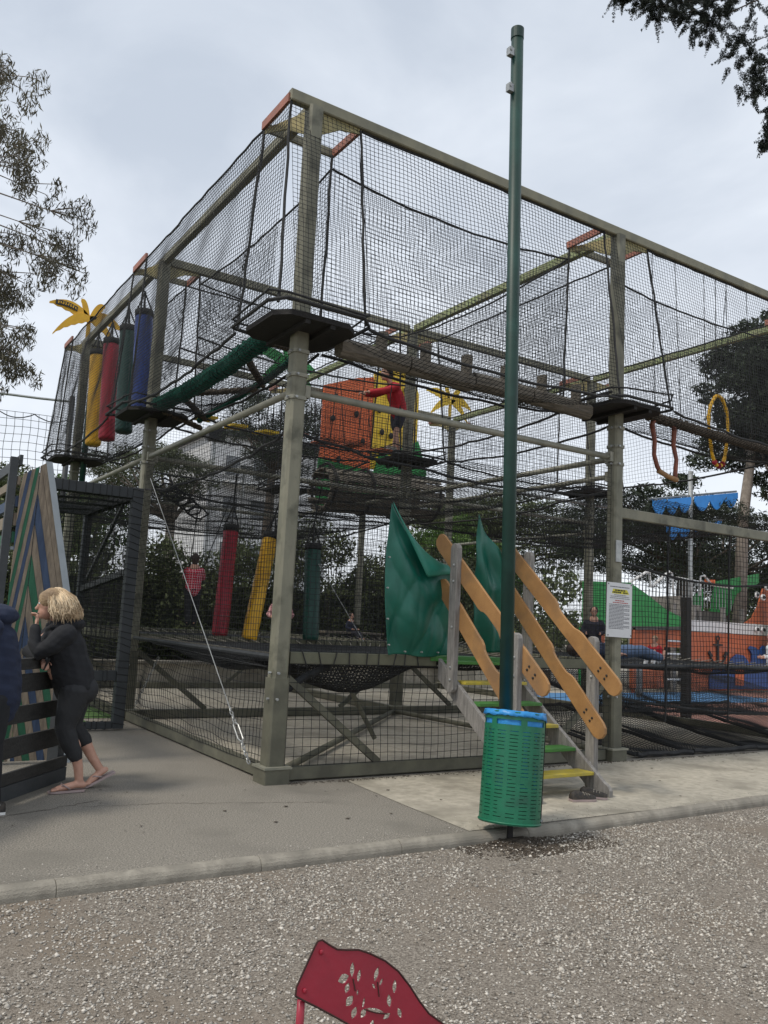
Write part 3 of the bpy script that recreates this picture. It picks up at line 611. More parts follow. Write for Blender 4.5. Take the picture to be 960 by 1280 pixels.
tag(bpy.data.objects['knot_rope'], 'black bundle of rope tied to the near corner post', 'rope')
p2 = net('net_pouch', (-.02, .3, 1.0), (-.02, 3.6, 1.06), (.5, 3.4, 1.06), (.6, .4, .98), .035, .006, sag=(0, 0, -.12), amp=.02)
tag(p2, 'dark net pouch hanging beneath the left side rail', 'net')
# sloping catch nets at the right
for i, (x0, x1) in enumerate(((4.55, 5.6), (5.62, 6.9), (6.92, 8.2), (8.22, 9.6))):
    m_ = 'net_black'
    n_ = net('skirt_net', (x0 + .25, .02, .03), (x1 + .25, .02, .03), (x1, 2.1, .42), (x0, 2.1, .42), .045, .0042, amp=.02, sag=(0, 0, -.1), parent=cf)
    rope((x0 + .25, .0, .04), (x0 - .0, 2.1, .42), .025, .05, parent=cf, name='edge_rope')
    rope((x0 + .25, .0, .04), (x1 + .25, .0, .04), .03, .0, parent=cf, name='edge_rope', wob=.012)
    rope((x0, 2.1, .42), (x1, 2.1, .42), .02, .03, parent=cf, name='edge_rope')
net('net', (4.5, .05, .55), (9.6, .05, .45), (9.6, 2.1, .85), (4.5, 2.1, .95), .05, .0045, sag=(0, 0, -.22), parent=cf, amp=.02)
rope((4.45, .0, .72), (9.6, .0, .5), .02, .12, parent=cf, name='edge_rope', n=20)
rope((4.45, -.02, 2.35), (8.6, -.02, 2.45), .016, .22, parent=cf, name='edge_rope', n=20)
for x in (5.35, 6.6, 7.9): rope((x, -.03, 2.86), (x - .06, -.03, .42), .013, 0, parent=cf, name='edge_rope')
# ================================================================== THINGS ON THE FRAME
# log footbridge A-B: half-round timbers with upright stubs
lb = thing('log_bridge', (L / 2, 0, ZP), 'long weathered timber beam bridge with upright blocks between two platforms', 'bridge')
xs = [.42, 1.25, 2.1, 2.95, 3.9]
for i in range(4):
    MB().beam((xs[i] + .01, 0, ZP - .06), (xs[i + 1] - .01, 0, ZP - .06 - .03 * (i % 2)), .17, .18, ch=.045).build('log', 'log_wood', lb)
for i in range(6):
    x = .9 + i * .55
    MB().beam((x, -.03, ZP - .13), (x + .01, -.03, ZP + .19), .10, .13, up=(0, 1, 0), ch=.03).build('stub', 'log_wood', lb)
# green wrapped ladder bridge A-D
rbx = thing('ladder_bridge', (.3, D2 / 2, ZP), 'rope ladder bridge with a thick green wrapped rail and wooden rungs', 'bridge')
def wrapped(a, b, r, sag, name, m, parent, turns=70):
    pts = catenary(a, b, sag, 22, .006); core = MB().tube(pts, [r * (1 + .1 * math.sin(i * 1.3)) for i in range(23)], 10).build(name, m, parent, True)
    h = []; A = [Vector(p) for p in pts]
    for k in range(turns * 8 + 1):
        f = k / (turns * 8) * 22; i = min(21, int(f)); p = A[i].lerp(A[i + 1], f - i); d = (A[i + 1] - A[i]).normalized(); s, t_ = frame(d); an = 2 * math.pi * k / 8; q = r * (1.04 + .1 * math.sin(k * .37) + random.uniform(0, .08))
        h.append(p + s * math.cos(an) * q + t_ * math.sin(an) * q)
    MB().tube(h, r * .2, 4).build('wrapping', m, core); return core
wrapped((-.02, D2 - .35, ZP + .1), (-.02, .5, ZP + .16), .085, .07, 'wrapped_rail', 'rope_green', rbx, 60)
wrapped((.62, D2 - .2, ZP + .02), (.66, 2.35, ZP + .14), .035, .0, 'side_rail', 'rope_green', rbx, 40)
wrapped((.66, 2.35, ZP + .14), (.38, .5, ZP + .13), .035, .03, 'side_rail', 'rope_green', rbx, 40)
for a, b in (((0, 1.3, ZP + .08), (.66, 2.3, ZP + .1)), ((.66, 2.45, ZP + .08), (0.02, 3.0, ZP + .02)), ((.0, 3.35, ZP + .05), (.62, 4.1, ZP)), ((.02, 4.1, ZP), (.7, 4.5, ZP - .05)), ((0.05, .75, ZP + .1), (.45, .8, ZP + .1))):
    wrapped(a, b, .035, 0, 'rung', 'rope_brown', rbx, 18)
# rope wrapped log B-C
rl = thing('rope_wrapped_log', (L + 2, 0, ZP), 'thick log wrapped in brown rope running right from the second platform', 'log')
wrapped((L + .45, -.1, ZP + .03), (2 * L - .4, -.1, ZP - .02), .055, .02, 'log', 'rope_brown', rl, 62)
for i in range(0, 22):  # hangers of the log
    x = L + .6 + i * .17
    if i % 3 == 0: rope((x, -.1, ZP + .08), (x + random.uniform(-.08, .08), -.02, ZT - .05), .005, 0, m='rope_black', parent=rl, name='hanger', wob=.002)
# swinging step bridge D-F
st = thing('step_bridge', (2.2, D2, ZP), 'swinging bridge of yellow and orange hanging planks below the child in red', 'bridge')
sx = [.75, 1.22, 1.7, 2.2, 2.7, 3.2, 3.72]
for i, x in enumerate(sx):
    m_ = 'board_yellow' if i < 3 else 'board_orange'; tl = random.uniform(-.05, .05); zz = ZP + .06 + random.uniform(-.03, .03)
    pk = MB().beam((x + tl, D2 - .36, zz - .02), (x - tl, D2 + .1, zz + .02), .24, .035, ch=.006).build('plank', m_, st)
    for yy in (D2 - .34, D2 + .08): rope((x, yy, zz), (x + random.uniform(-.1, .1), yy + .1 * (1 if yy > D2 else -1), ZP + 1.15), .007, 0, parent=pk, name='hanger', wob=.003)
for yy in (D2 - .45, D2 + .2): rope((.4, yy, ZP + 1.15), (L - .4, yy, ZP + 1.15), .014, .12, parent=st, name='hand_rope', n=16)
# punching bags
def bag(top, bot, r, m, label, group, hang):
    top, bot = Vector(top), Vector(bot); t = thing('punching_bag', bot, label, 'punching bag', group); d = (top - bot).normalized(); Ln = (top - bot).length
    pts = [bot, bot + d * .015, bot + d * .05] + [bot + d * Ln * f for f in (.2, .35, .5, .65, .8)] + [top - d * .03, top]
    MB().tube(pts, [r * .8, r * .96, r * 1.0, r * 1.02, r, r * 1.01, r * 1.0, r * 1.01, r * 1.0, r * .98], 18).build('bag_body', m, t, True)
    MB().tube([top - d * .01, top + d * .09], r * 1.05, 18).build('collar', 'rope_black', t, True)
    s = MB(); ap = Vector(hang)
    for k in range(4):
        a, b = frame(d); q = top + d * .08 + (a * math.cos(k * 1.57 + .4) + b * math.sin(k * 1.57 + .4)) * r * .9; s.tube([q, q.lerp(top + d * .4, .9), top + d * .42], .012, 5)
    s.tube([top + d * .40, ap], .013, 5); s.build('strap', 'rope_black', t)
    sm = MB(); a, b = frame(d)
    sm.tube([bot + a * -r * 1.01 + d * .05, top + a * -r * 1.01 - d * .02], .004, 4); sm.build('seam', m, t)
g1 = 'punching bags hanging in the upper walkway'
for yt, m_, nm, z1, z0, xo in ((8.25, 'vinyl_yellow', 'yellow punching bag hanging in the upper netting, leftmost of the four', 6.0, 4.32, .02), (7.37, 'vinyl_red', 'red punching bag hanging in the upper netting between yellow and green', 5.98, 4.28, .03), (6.42, 'vinyl_green', 'dark green punching bag hanging in the upper netting beside the blue', 5.95, 4.25, .05), (5.62, 'vinyl_blue', 'blue punching bag hanging in the upper netting nearest the middle post', 5.98, 4.35, .06)):
    bag((xo, yt, z1), (xo + .03, yt - .15, z0), .135, m_, nm, g1, (0, yt + .02, ZT - .06))
g2 = 'punching bags hanging over the trampolines'
bag((1.42, D2 + .25, 2.72), (1.30, D2 + .1, 1.16), .115, 'vinyl_red', 'red punching bag hanging over the trampoline left of the corner post', g2, (1.35, D2, 3.55))
bag((2.05, D2 + .2, 2.66), (1.72, D2, 1.12), .115, 'vinyl_yellow', 'tilted yellow punching bag hanging over the trampoline', g2, (2.15, D2, 3.55))
bag((2.75, D2 + .1, 2.55), (2.72, D2 - .05, 1.14), .125, 'vinyl_green', 'dark green punching bag hanging behind the front corner post', g2, (2.78, D2, 3.55))
# flexible loops hanging from the log
lp = thing('hanging_loop', (5.2, -.1, 3.6), 'worn orange rubber loop with a wooden foot bar hanging below the log', 'loop', None)
MB().tube([(4.98, -.1, 4.22), (4.93, -.1, 4.1), (4.98, -.1, 3.9), (4.97, -.1, 3.72), (5.03, -.1, 3.58), (5.07, -.12, 3.5)], [.028, .034, .029, .027, .029, .025], 8).build('strap', 'loop_red', lp, True)
MB().tube([(5.30, -.1, 4.24), (5.36, -.1, 4.1), (5.34, -.1, 3.9), (5.40, -.1, 3.72), (5.38, -.1, 3.55), (5.36, -.12, 3.44)], [.028, .034, .029, .027, .029, .025], 8).build('strap', 'loop_red', lp, True)
MB().tube([(5.03, -.12, 3.52), (5.2, -.13, 3.47), (5.38, -.12, 3.45)], [.035, .03, .035], 8).build('foot_bar', 'rail_wood', lp, True)
ly = thing('rope_ring', (6.5, .2, 4.3), 'yellow and red rope ring hanging in the netting before the dark pine', 'ring')
pts = []; 
for k in range(31):
    t_ = math.pi * 2 * k / 30; pts.append((6.55 + .21 * math.sin(t_) * (1 + .1 * math.cos(3 * t_)), .1, 4.33 - .5 * math.cos(t_) + random.uniform(-.01, .01)))
MB().tube(pts, [.021 + .006 * (k % 2) for k in range(31)], 7).build('ring', 'vinyl_yellow', ly, True)
for k in (0, 1, 14, 15, 16): MB().ellip(pts[(k * 2) % 30], (.042, .035, .042), 8, 6).build('knot', 'vinyl_red', ly)
rope((6.55, .1, 4.83), (6.6, .0, ZT - .05), .006, 0, parent=ly, name='hanger'); rope((6.5, .1, 4.83), (6.35, .0, ZT - .05), .006, 0, parent=ly, name='hanger')
# climbing wall in the back row
cw = thing('climbing_wall', (6.2, 9.2, 4.2), 'orange and yellow climbing wall boards with dark holds on a green base', 'climbing wall')
cwY = 9.0
MB().prism([(5.05, 4.55), (6.33, 4.72), (6.33, 7.05), (5.9, 6.95), (5.06, 6.62)], (0, cwY, 0), (1, 0, 0), (0, 0, 1), .06).build('orange_board', 'board_red', cw)
MB().prism([(6.36, 4.9), (7.62, 5.2), (7.62, 6.9), (7.35, 7.45), (6.9, 7.5), (6.36, 7.15)], (0, cwY + .02, 0), (1, 0, 0), (0, 0, 1), .06).build('yellow_board', 'board_yellow', cw)
MB().prism([(6.4, 4.75), (6.6, 5.35), (6.9, 5.25), (7.2, 5.55), (7.62, 5.75), (7.9, 5.0), (7.7, 4.5), (6.4, 4.4)], (0, cwY - .05, 0), (1, 0, 0), (0, 0, 1), .05).build('green_trim', 'board_green', cw)
MB().prism([(4.98, 3.85), (6.9, 3.95), (7.5, 4.5), (6.4, 4.85), (5.0, 4.95)], (0, cwY - .06, 0), (1, 0, 0), (0, 0, 1), .05).build('green_base', 'board_green', cw)
for x, z in ((5.3, 5.9), (5.7, 5.3), (5.5, 5.0), (5.9, 6.1), (6.1, 5.5), (5.35, 6.4), (6.6, 5.8), (6.75, 6.7), (7.0, 6.2), (7.3, 5.9), (6.5, 6.3), (7.2, 6.9), (5.2, 5.35), (6.85, 5.75)):
    MB().ellip((x, cwY - .07, z), (.06, .05, .075), 7, 5).build('hold', 'rope_black', cw)
MB().box(6.3, cwY + .1, 4.2, .1, .1, 5.6).build('board_post', 'post_metal', cw); 
# crawl tunnel: curved slatted barrel
ct = thing('crawl_tunnel', (4.7, 6.2, 3.85), 'dark wooden slatted crawl tunnel below the back platform', 'tunnel')
for k in range(14):
    a = 2 * math.pi * k / 14; y, z = 6.2 + .42 * math.cos(a), 3.85 + .38 * math.sin(a)
    MB().beam((3.6, y, z - .06), (6.1, y, z + .06), .12, .03, up=(0, math.cos(a), math.sin(a))).build('slat', 'log_wood', ct)
for x in (3.7, 4.5, 5.25, 6.0):
    MB().tube([(x, 6.2 + .46 * math.cos(2 * math.pi * k / 20), 3.85 + .42 * math.sin(2 * math.pi * k / 20)) for k in range(21)], .03, 5).build('hoop', 'platform_black', ct)
# palm tree cut-outs on three back posts
def frond(cx, cz, ang, ln, w, droop):
    up = []; dn = []; n = 10
    for i in range(n + 1):
        f = i / n; x = cx + math.cos(ang) * ln * f; z = cz + math.sin(ang) * ln * f - droop * f * f; ww = w * math.sin(math.pi * min(1, f * .85 + .12)) ** .8 * (1 - f * .35)
        up.append((x, z + ww * .5)); dn.append((x, z - ww * .5 + (.012 if i % 2 else -.008)))
    return up + dn[::-1]
def palm(cx, cz, y, m, label, sc=1.0, dark=False):
    t = thing('palm_cutout', (cx, y, cz - .6), label, 'palm sign', 'painted palm tree cut-outs on the back posts')
    for i, (a, ln, w, dr) in enumerate(((2.55, .90, .27, .34), (3.1, .64, .25, .46), (1.95, .50, .34, .12), (1.05, .54, .32, .16), (.50, .74, .27, .46), (.0, .56, .24, .50))):
        f = MB().prism(frond(cx, cz, a, ln * sc, w * sc, dr * sc), (0, y - .02 * (i % 2), 0), (1, 0, 0), (0, 0, 1), .018).build('frond', m, t)
        if dark and i == 0:
            fr = frond(cx, cz, a, ln * sc, w * sc, dr * sc); q = [(cx + math.cos(a) * ln * s_ , cz + math.sin(a) * ln * s_ - dr * s_ * s_) for s_ in (.32, .5, .7, .86)]
            lab = MB().prism([(x, z + .055) for x, z in q] + [(x, z - .04) for x, z in q[::-1]], (0, y - .035, 0), (1, 0, 0), (0, 0, 1), .004).build('name_strip', 'ink_black', t)
            l2 = MB()
            for j in range(8):
                s_ = .37 + j * .06; x, z = cx + math.cos(a) * ln * s_, cz + math.sin(a) * ln * s_ - dr * s_ * s_ + .01; l2.box(x, y - .039, z, .02, .003, .05 if j % 3 else .035); l2.box(x + .012, y - .039, z + (.018 if j % 2 else -.016), .022, .003, .012)
            l2.build('lettering', 'vinyl_yellow', lab)
    MB().prism([(cx - .04, cz - .75), (cx + .05, cz - .75), (cx + .035, cz), (cx - .035, cz)], (0, y + .02, 0), (1, 0, 0), (0, 0, 1), .02).build('stem', m, t)
palm(.02, 6.97, 9.14 + .1, 'vinyl_yellow', 'yellow palm tree cut-out on the far left post', dark=True)
palm(4.33, 6.95, 9.26, 'board_green', 'green palm tree cut-out behind the front corner post', 1.15)
palm(8.77, 6.98, 9.26, 'board_yellow', 'yellow palm tree cut-out right of the child in red', 1.0)
for p in ((-.9, 12.0),): pass
gp = MB().tube([(.12, 9.0, 3.6), (.12, 9.0, 5.55)], .055, 10).build('padded_pole', 'vinyl_green', None, True); tag(gp, 'short dark green padded pole left of the yellow punching bag', 'pole')
# PVC curtains at the stair opening
def curtain(fn, nu, nv, name, m, parent, th=.004):
    vs = [fn(i / nu, j / nv) for j in range(nv + 1) for i in range(nu + 1)]; fs = [(j * (nu + 1) + i, j * (nu + 1) + i + 1, (j + 1) * (nu + 1) + i + 1, (j + 1) * (nu + 1) + i) for j in range(nv) for i in range(nu)]
    o = MB().add(vs, fs).build(name, m, parent, True); sf = o.modifiers.new('s', 'SOLIDIFY'); sf.thickness = th; return o
t1 = thing('tarpaulin', (1.5, -.08, 1.2), 'green tarpaulin curtain with folded top corner, left of the stairs', 'tarpaulin')
def zt1(u): return 2.05 + .59 * (1 - u) ** 2.4
def f1(u, v):
    z = 1.15 + (zt1(u) - 1.15) * v + .012 * math.sin(u * 9) * (1 - v); x = 1.08 + .89 * u - .06 * math.sin(math.pi * v) * (1 - u) + .05 * (1 - v) * (1 - u)
    rd = lambda q: 1 - 2 * abs((q % 1) - .5)      # sharp folds
    wr = .040 * rd(1.3 * u + .9 * v + .2) ** 2 + .034 * rd(2.6 * u - 1.5 * v + .55) ** 3 * (1.2 - v) + .018 * rd(4.3 * u - .8 * v + .1) ** 2 * (1 - v) + .014 * math.sin(13 * v + 4 * u) - .09 * math.sin(math.pi * u) * math.sin(math.pi * min(1, v * 1.1))
    wr += .05 * max(0, .55 - u) * rd(3.2 * v + u * 1.6 + .3) ** 2
    wr = wr * min(1, 5 * (1 - v) + .1) 
    return (x, -.10 + wr * .9 * min(1, 6 * u + .2) * min(1, 6 * (1 - u) + .2), z)
curtain(f1, 64, 72, 'sheet', 'tarp_green', t1)
def f1b(u, v):   # the flap turned down from the top edge
    e = Vector((1.075 + .90 * u, -.125, zt1(u) + .006)); c = Vector((1.48, -.19, 1.93)); a_, b_ = Vector((1.075, -.13, 2.62)), Vector((1.975, -.14, 2.02))
    ff = a_.lerp(c, u / .46) if u < .46 else c.lerp(b_, (u - .46) / .54)
    p = e.lerp(ff, v); return tuple(p + Vector((0, -.03 * math.sin(math.pi * v) * math.sin(math.pi * u) - .006, 0)))
curtain(f1b, 36, 10, 'folded_flap', mat('tarp_inside', (.02, .20, .14), .42, (.015, .16, .11), 4, .1, 12), t1)
ey = MB()
for z in (1.25, 1.5, 1.8, 2.1): ey.tube([(1.12 - .06 * math.sin(math.pi * (z - 1.15) / 1.5), -.11, z), (1.12 - .06 * math.sin(math.pi * (z - 1.15) / 1.5), -.135, z)], .008, 8)
for x in (1.3, 1.5, 1.7, 1.88): ey.tube([(x, -.11, 1.19), (x, -.135, 1.19)], .008, 8)
ey.build('eyelet', 'galvanised', t1)['kind'] = 'stuff'
t2 = thing('tarpaulin', (2.4, .02, 1.2), 'green tarpaulin curtain behind the green pole, right of the stair opening', 'tarpaulin')
def f2(u, v):
    zt = 2.25 + .42 * (1 - u) ** 1.5; z = 1.2 + (zt - 1.2) * v; return (2.25 + .46 * u + .05 * (1 - v) ** 2 * (1 - u), .02 + .03 * math.sin(9 * u + 5 * v) - .06 * math.sin(math.pi * v) * math.sin(math.pi * u) + .015 * math.sin(17 * v + 3 * u), z)
curtain(f2, 36, 48, 'sheet', 'tarp_green', t2)
# ------------------------------------------------------------------ stairs
sc_ = thing('staircase', (2.18, -.8, 0), 'steep wooden stairs with yellow and green treads and orange plywood handrails', 'stairs')
xl, xr = 1.75, 2.60
def zst(y): return (y + 1.52) * 1.12 / 1.47
for x in (xl, xr):
    MB().prism([(-1.60, 0), (-1.60, .06), (-1.575, .10), (-1.53, .12), (-.10, 1.13), (-.10, .93), (-1.40, .0)], (x, 0, 0), (0, 1, 0), (0, 0, 1), .045).build('stringer', 'grey_wood', sc_, bevel=.004)
for i in range(6):
    z = .183 * (i + 1); y = -1.45 + (z - .1) / .79 
    MB().box((xl + xr) / 2, y + .03, z, xr - xl - .05, .20, .03).build('tread', 'tread_yellow' if i % 2 == 0 else 'tread_green', sc_, bevel=.004)
MB().box((xl + xr) / 2, .08, 1.125, 1.0, .26, .05).build('landing', 'tread_green', sc_, bevel=.004)
def rpost(x, y, z0, z1):
    o = MB().prism([(-.055, z0 + .03), (-.03, z0), (.03, z0), (.055, z0 + .03), (.055, z1 - .05), (.04, z1 - .015), (0, z1), (-.04, z1 - .015), (-.055, z1 - .05)], (x, y, 0), (0, 1, 0), (0, 0, 1), .06).build('rail_post', 'grey_wood', sc_, bevel=.006)
    b = MB()
    for z in (z1 - .22, z1 - .38, (z0 + z1) / 2 - .1, z0 + .12, z0 + .24):
        for s in (-1,): b.ellip((x + s * .032, y - .01, z), (.012, .014, .014), 8, 5)
    b.build('bolt', 'galvanised', o)['kind'] = 'stuff'
for x, s in ((xl - .06, -1), (xr + .06, 1)):
    rpost(x, -.38, .82, 2.28); rpost(x, -1.30, .02, 1.43)
def rail(x, p, q, notch=1):
    p, q = Vector((x, *p)), Vector((x, *q)); d = q - p; ln = d.length; ax = d.normalized(); ay = Vector((0, -ax.z, ax.y)); ay = ay if ay.z > 0 else -ay; w = .088
    nt_ = [(ln * .42, w), (ln * .455, w * 1.05), (ln * .48, w * .93), (ln * .50, w * .66), (ln * .53, w * .55), (ln * .60, w * .55), (ln * .63, w * .62), (ln * .655, w * .86), (ln * .68, w)]
    top = [(0, w * .45), (.03, w * .85), (.08, w)] + (nt_ if notch > 0 else [(ln * .4, w), (ln * .6, w)]) + [(ln - .09, w), (ln - .035, w * .85), (ln, w * .45)]
    bot = [(ln + .005, -w * .2), (ln - .02, -w * .7), (ln - .07, -w * .97)] + ([(ln * .6, -w), (ln * .4, -w)] if notch > 0 else [(x_, -y_) for x_, y_ in nt_[::-1]]) + [(.09, -w), (.03, -w * .8), (0, -w * .4)]
    o = MB().prism(top + bot, p, ax, ay, .028).build('handrail', 'rail_wood', sc_, bevel=.003)
    b = MB()
    for e in (ln - .20, ln - .30):
        for s in (-1, 1): c = p + ax * e + ay * (.02 * s); b.ellip((c.x - .018, c.y, c.z), (.008, .012, .012), 8, 5)
    b.build('bolt', 'ink_black', o)['kind'] = 'stuff'
for x in (xl - .02, xr + .02):
    rail(x, (-.02, 2.36), (-1.66, .93), 1 if x > 2 else -1); rail(x, (-.08, 1.90), (-1.48, .52), 1)
# ------------------------------------------------------------------ notice on post B
sg = thing('notice_board', (L - .02, -.12, 1.4), 'white notice with printed rules fixed to the second post', 'sign')
sO, sX, sY = (4.14, -.115, 2.07), Vector((1, 0, -.015)), Vector((.015, 0, 1))
MB().prism([(0, 0), (.43, 0), (.43, -.64), (0, -.64)], sO, sX, sY, .006).build('panel', 'paper', sg)
def ink(rows, m, name):
    mb = MB()
    for x0, x1, y, h in rows:
        x = x0
        while x < x1 - .004:
            w = min(random.uniform(.014, .045), x1 - x); mb.prism([(x, -y), (x + w, -y), (x + w, -y - h), (x, -y - h)], (sO[0], sO[1] - .0045, sO[2]), sX, sY, .0012); x += w + .006
    o = mb.build(name, m, sg); o['kind'] = 'stuff'
MB().prism([(.10, -.075), (.34, -.075), (.38, -.13), (.08, -.13)], (sO[0], sO[1] - .0036, sO[2]), sX, sY, .0008).build('highlight', 'ink_yellow', sg)
ink([(.05, .38, .045, .009), (.12, .33, .142, .006), (.06, .38, .16, .006), (.05, .39, .18, .006)] + [(.04, .39 - .1 * (i % 3 == 2), .255 + i * .0165, .007) for i in range(18)], 'ink', 'small_print')
ink([(.13, .31, .08, .018), (.09, .24, .104, .018), (.27, .35, .106, .016)], 'ink_black', 'heading'); ink([(.14, .30, .205, .012), (.10, .36, .23, .010)], 'ink_red', 'warning_text')
s2 = MB()
for x, z in ((.02, -.02), (.41, -.02), (.02, -.62), (.41, -.62)): s2.ellip((sO[0] + x, sO[1] - .006, sO[2] + z), (.008, .004, .008), 8, 5)
s2.build('screw', 'ink_black', sg)['kind'] = 'stuff'
# ------------------------------------------------------------------ guy cable with chain
gy = thing('guy_cable', (0, .4, 0), 'taut grey steel cable with chain and turnbuckle slanting to the corner post', 'cable')
gt, gb = Vector((-.05, 4.2, 3.25)), Vector((-.14, .18, .14))
gm = gt.lerp(gb, .86); MB().tube([gt, gm], .0055, 6).build('cable', 'galvanised', gy)
def chain(a, b, name, parent, s=.028, wr=.006):
    a, b = Vector(a), Vector(b); n = max(2, int((b - a).length / (s * 1.5))); d = (b - a).normalized(); u, w = frame(d)
    for i in range(n):
        c = a.lerp(b, (i + .5) / n); e = u if i % 2 else w; MB().tube([c + d * math.cos(t_) * s + e * math.sin(t_) * s * .5 for t_ in [k * math.pi / 5 for k in range(11)]], wr, 5).build(name, 'galvanised', parent)
k1 = gm.lerp(gb, .28); k2 = gm.lerp(gb, .62); chain(gm, k1, 'chain_link', gy); 
d_ = (k2 - k1).normalized(); u_, w_ = frame(d_); tb = MB()
for s in (-1, 1): tb.tube([k1 + u_ * s * .005, k1 + d_ * .03 + u_ * s * .025, k2 - d_ * .03 + u_ * s * .025, k2 + u_ * s * .005], .008, 6)
tb.build('turnbuckle', 'galvanised', gy); chain(k2, gb, 'chain_link', gy)
g3 = tag(MB().tube([(2.77, 4.5, 2.32), (3.6, 4.4, 1.16)], .007, 6).build('cable', 'galvanised'), 'thin steel cable slanting behind the dark green punching bag', 'cable')
ch2 = thing('chain', (0, 4.4, 0), 'short chain stretched from the middle left post to its base', 'chain'); chain((.30, 4.3, .85), (.06, 4.38, .2), 'chain_link', ch2, .025, .006)
# coil of dark rope hanging by post D
cr_ = thing('rope_coil', (.3, D2, 3.1), 'tangled coil of black rope hanging beside the left middle post', 'rope')
for i in range(7):
    c = Vector((.22 + i * .09, D2 - .1, 3.22 - .055 * i)); MB().tube([c + Vector((.13 * math.cos(t_) + random.uniform(-.02, .02), random.uniform(-.05, .05), .09 * math.sin(t_))) for t_ in [k * .7 for k in range(10)]], .014, 5).build('rope_loop', 'rope_black', cr_)
# ================================================================== POLE AND BIN
pb, pt = Vector((1.05, -1.93, -.02)), Vector((.935, -1.94, 6.56))
gp = thing('flag_pole', pb, 'tall dark green metal pole rising behind the litter bin', 'pole')
MB().tube([pb, pb.lerp(pt, .5), pt], [.054, .054, .052], 24).build('shaft', 'green_pole', gp, True)
MB().tube([pt - Vector((0, 0, .08)), pt + Vector((0, 0, .015)), pt + Vector((0, 0, .02))], [.056, .056, .04], 24).build('cap', 'green_pole', gp, False)
for z in (6.33, 6.0):
    c = pb.lerp(pt, z / 6.56); o = MB()
    o.box(c.x - .075, c.y, z, .05, .045, .07).tube([(c.x - .085, c.y - .03, z + .01), (c.x - .085, c.y + .03, z + .01)], .012, 6); o.tube([(c.x - .09, c.y, z + .03), (c.x - .06, c.y, z + .055), (c.x - .05, c.y, z + .03)], .01, 5)
    o.build('pulley_bracket', 'galvanised', gp)
MB().beam((pb.x, pb.y, 0), (pb.x, pb.y, .015), .2, .2, up=(0, 1, 0)).build('base_plate', 'green_pole', gp)
bn = thing('litter_bin', (.84, -2.2, -.07), 'leaning green perforated litter bin lined with a blue bag', 'litter bin')
B0, B1 = Vector((.838, -2.225, .07)), Vector((.912, -2.18, .84)); bd = (B1 - B0).normalized(); ba = Vector((1, 0, 0)); ba = (ba - bd * ba.dot(bd)).normalized(); bb = bd.cross(ba)
BR = .221
def bp_(t, z, r=BR): return B0 + bd * z + ba * (math.cos(t) * r) + bb * (math.sin(t) * r)
H_ = (B1 - B0).length
def bin_shell():
    zs = [0, .03]; holes = [False]; n = 24; step = (H_ - .03 - .13) / n
    for i in range(n): zs += [.03 + step * i + step * .82, .03 + step * (i + 1)]
    zs += [H_ - .088, H_ - .052, H_]
    ts = []; cols = 15; hc = []
    for c in range(cols):
        a0 = 2 * math.pi * c / cols; w = 2 * math.pi / cols; ts += [a0, a0 + w * .17, a0 + w * .5, a0 + w * .83]; hc += [0, 1, 1, 0]
    vs = [bp_(t, z) for z in zs for t in ts]; m = len(ts); fs = []
    for j in range(len(zs) - 1):
        row_hole = (j >= 2 and j <= 2 * n and (j % 2 == 0)); slot = H_ - .095 < zs[j] < H_ - .06
        for i in range(m):
            c = i // 4; th = ts[i]; door = abs(((th - 5.62) + math.pi) % (2 * math.pi) - math.pi) < .12
            if row_hole and hc[i % 4] and not door and (c * 7 + j) % 23 and random.random() > .04: continue
            if slot and not door and (c * 4 + i % 4) % 10 > 1: continue
            fs.append((j * m + i, j * m + (i + 1) % m, (j + 1) * m + (i + 1) % m, (j + 1) * m + i))
    o = MB().add(vs, fs).build('perforated_shell', 'green_bin', bn, False); s = o.modifiers.new('s', 'SOLIDIFY'); s.thickness = .004; s.offset = -1
    return o
bin_shell()
rg_ = lambda z, r, w: MB().tube([bp_(2 * math.pi * k / 32, z, r) for k in range(33)], w, 6)
rg_(.012, BR + .001, .008).build('bottom_ring', 'green_bin', bn, True); rg_(H_, BR + .001, .006).build('top_ring', 'green_bin', bn, True)
MB().tube([bp_(5.62, .02, BR + .004), bp_(5.62, H_ - .01, BR + .004)], .004, 5).build('door_seam', 'platform_black', bn)
MB().tube([bp_(5.6, .03, BR + .006), bp_(5.6, .045, BR + .012)], .012, 8).build('lock', 'galvanised', bn)
vs = [B0 + bd * .01]; MB().add(vs + [bp_(2 * math.pi * k / 24, .01, BR - .006) for k in range(24)], [(0, 1 + k, 1 + (k + 1) % 24) for k in range(24)]).build('floor_plate', 'green_bin', bn)
MB().tube([bp_(0, 0.012, 0) , bp_(0, H_ - .14, 0)], BR - .012, 24).build('slot_shade_drum', 'platform_black', bn, True)  # dark drum added inside the bin so the slots read as shaded
MB().tube([(.835, -2.24, -.09), (.85, -2.225, .07)], .022, 8).build('support_post', 'platform_black', bn)
MB().beam(tuple(bp_(1.0, .3, BR)), (pb.x - .01, pb.y - .05, .37), .03, .04).build('clamp', 'green_bin', bn); MB().beam(tuple(bp_(1.0, .65, BR)), (pb.x - .015, pb.y - .05, .72), .03, .04).build('clamp', 'green_bin', bn)
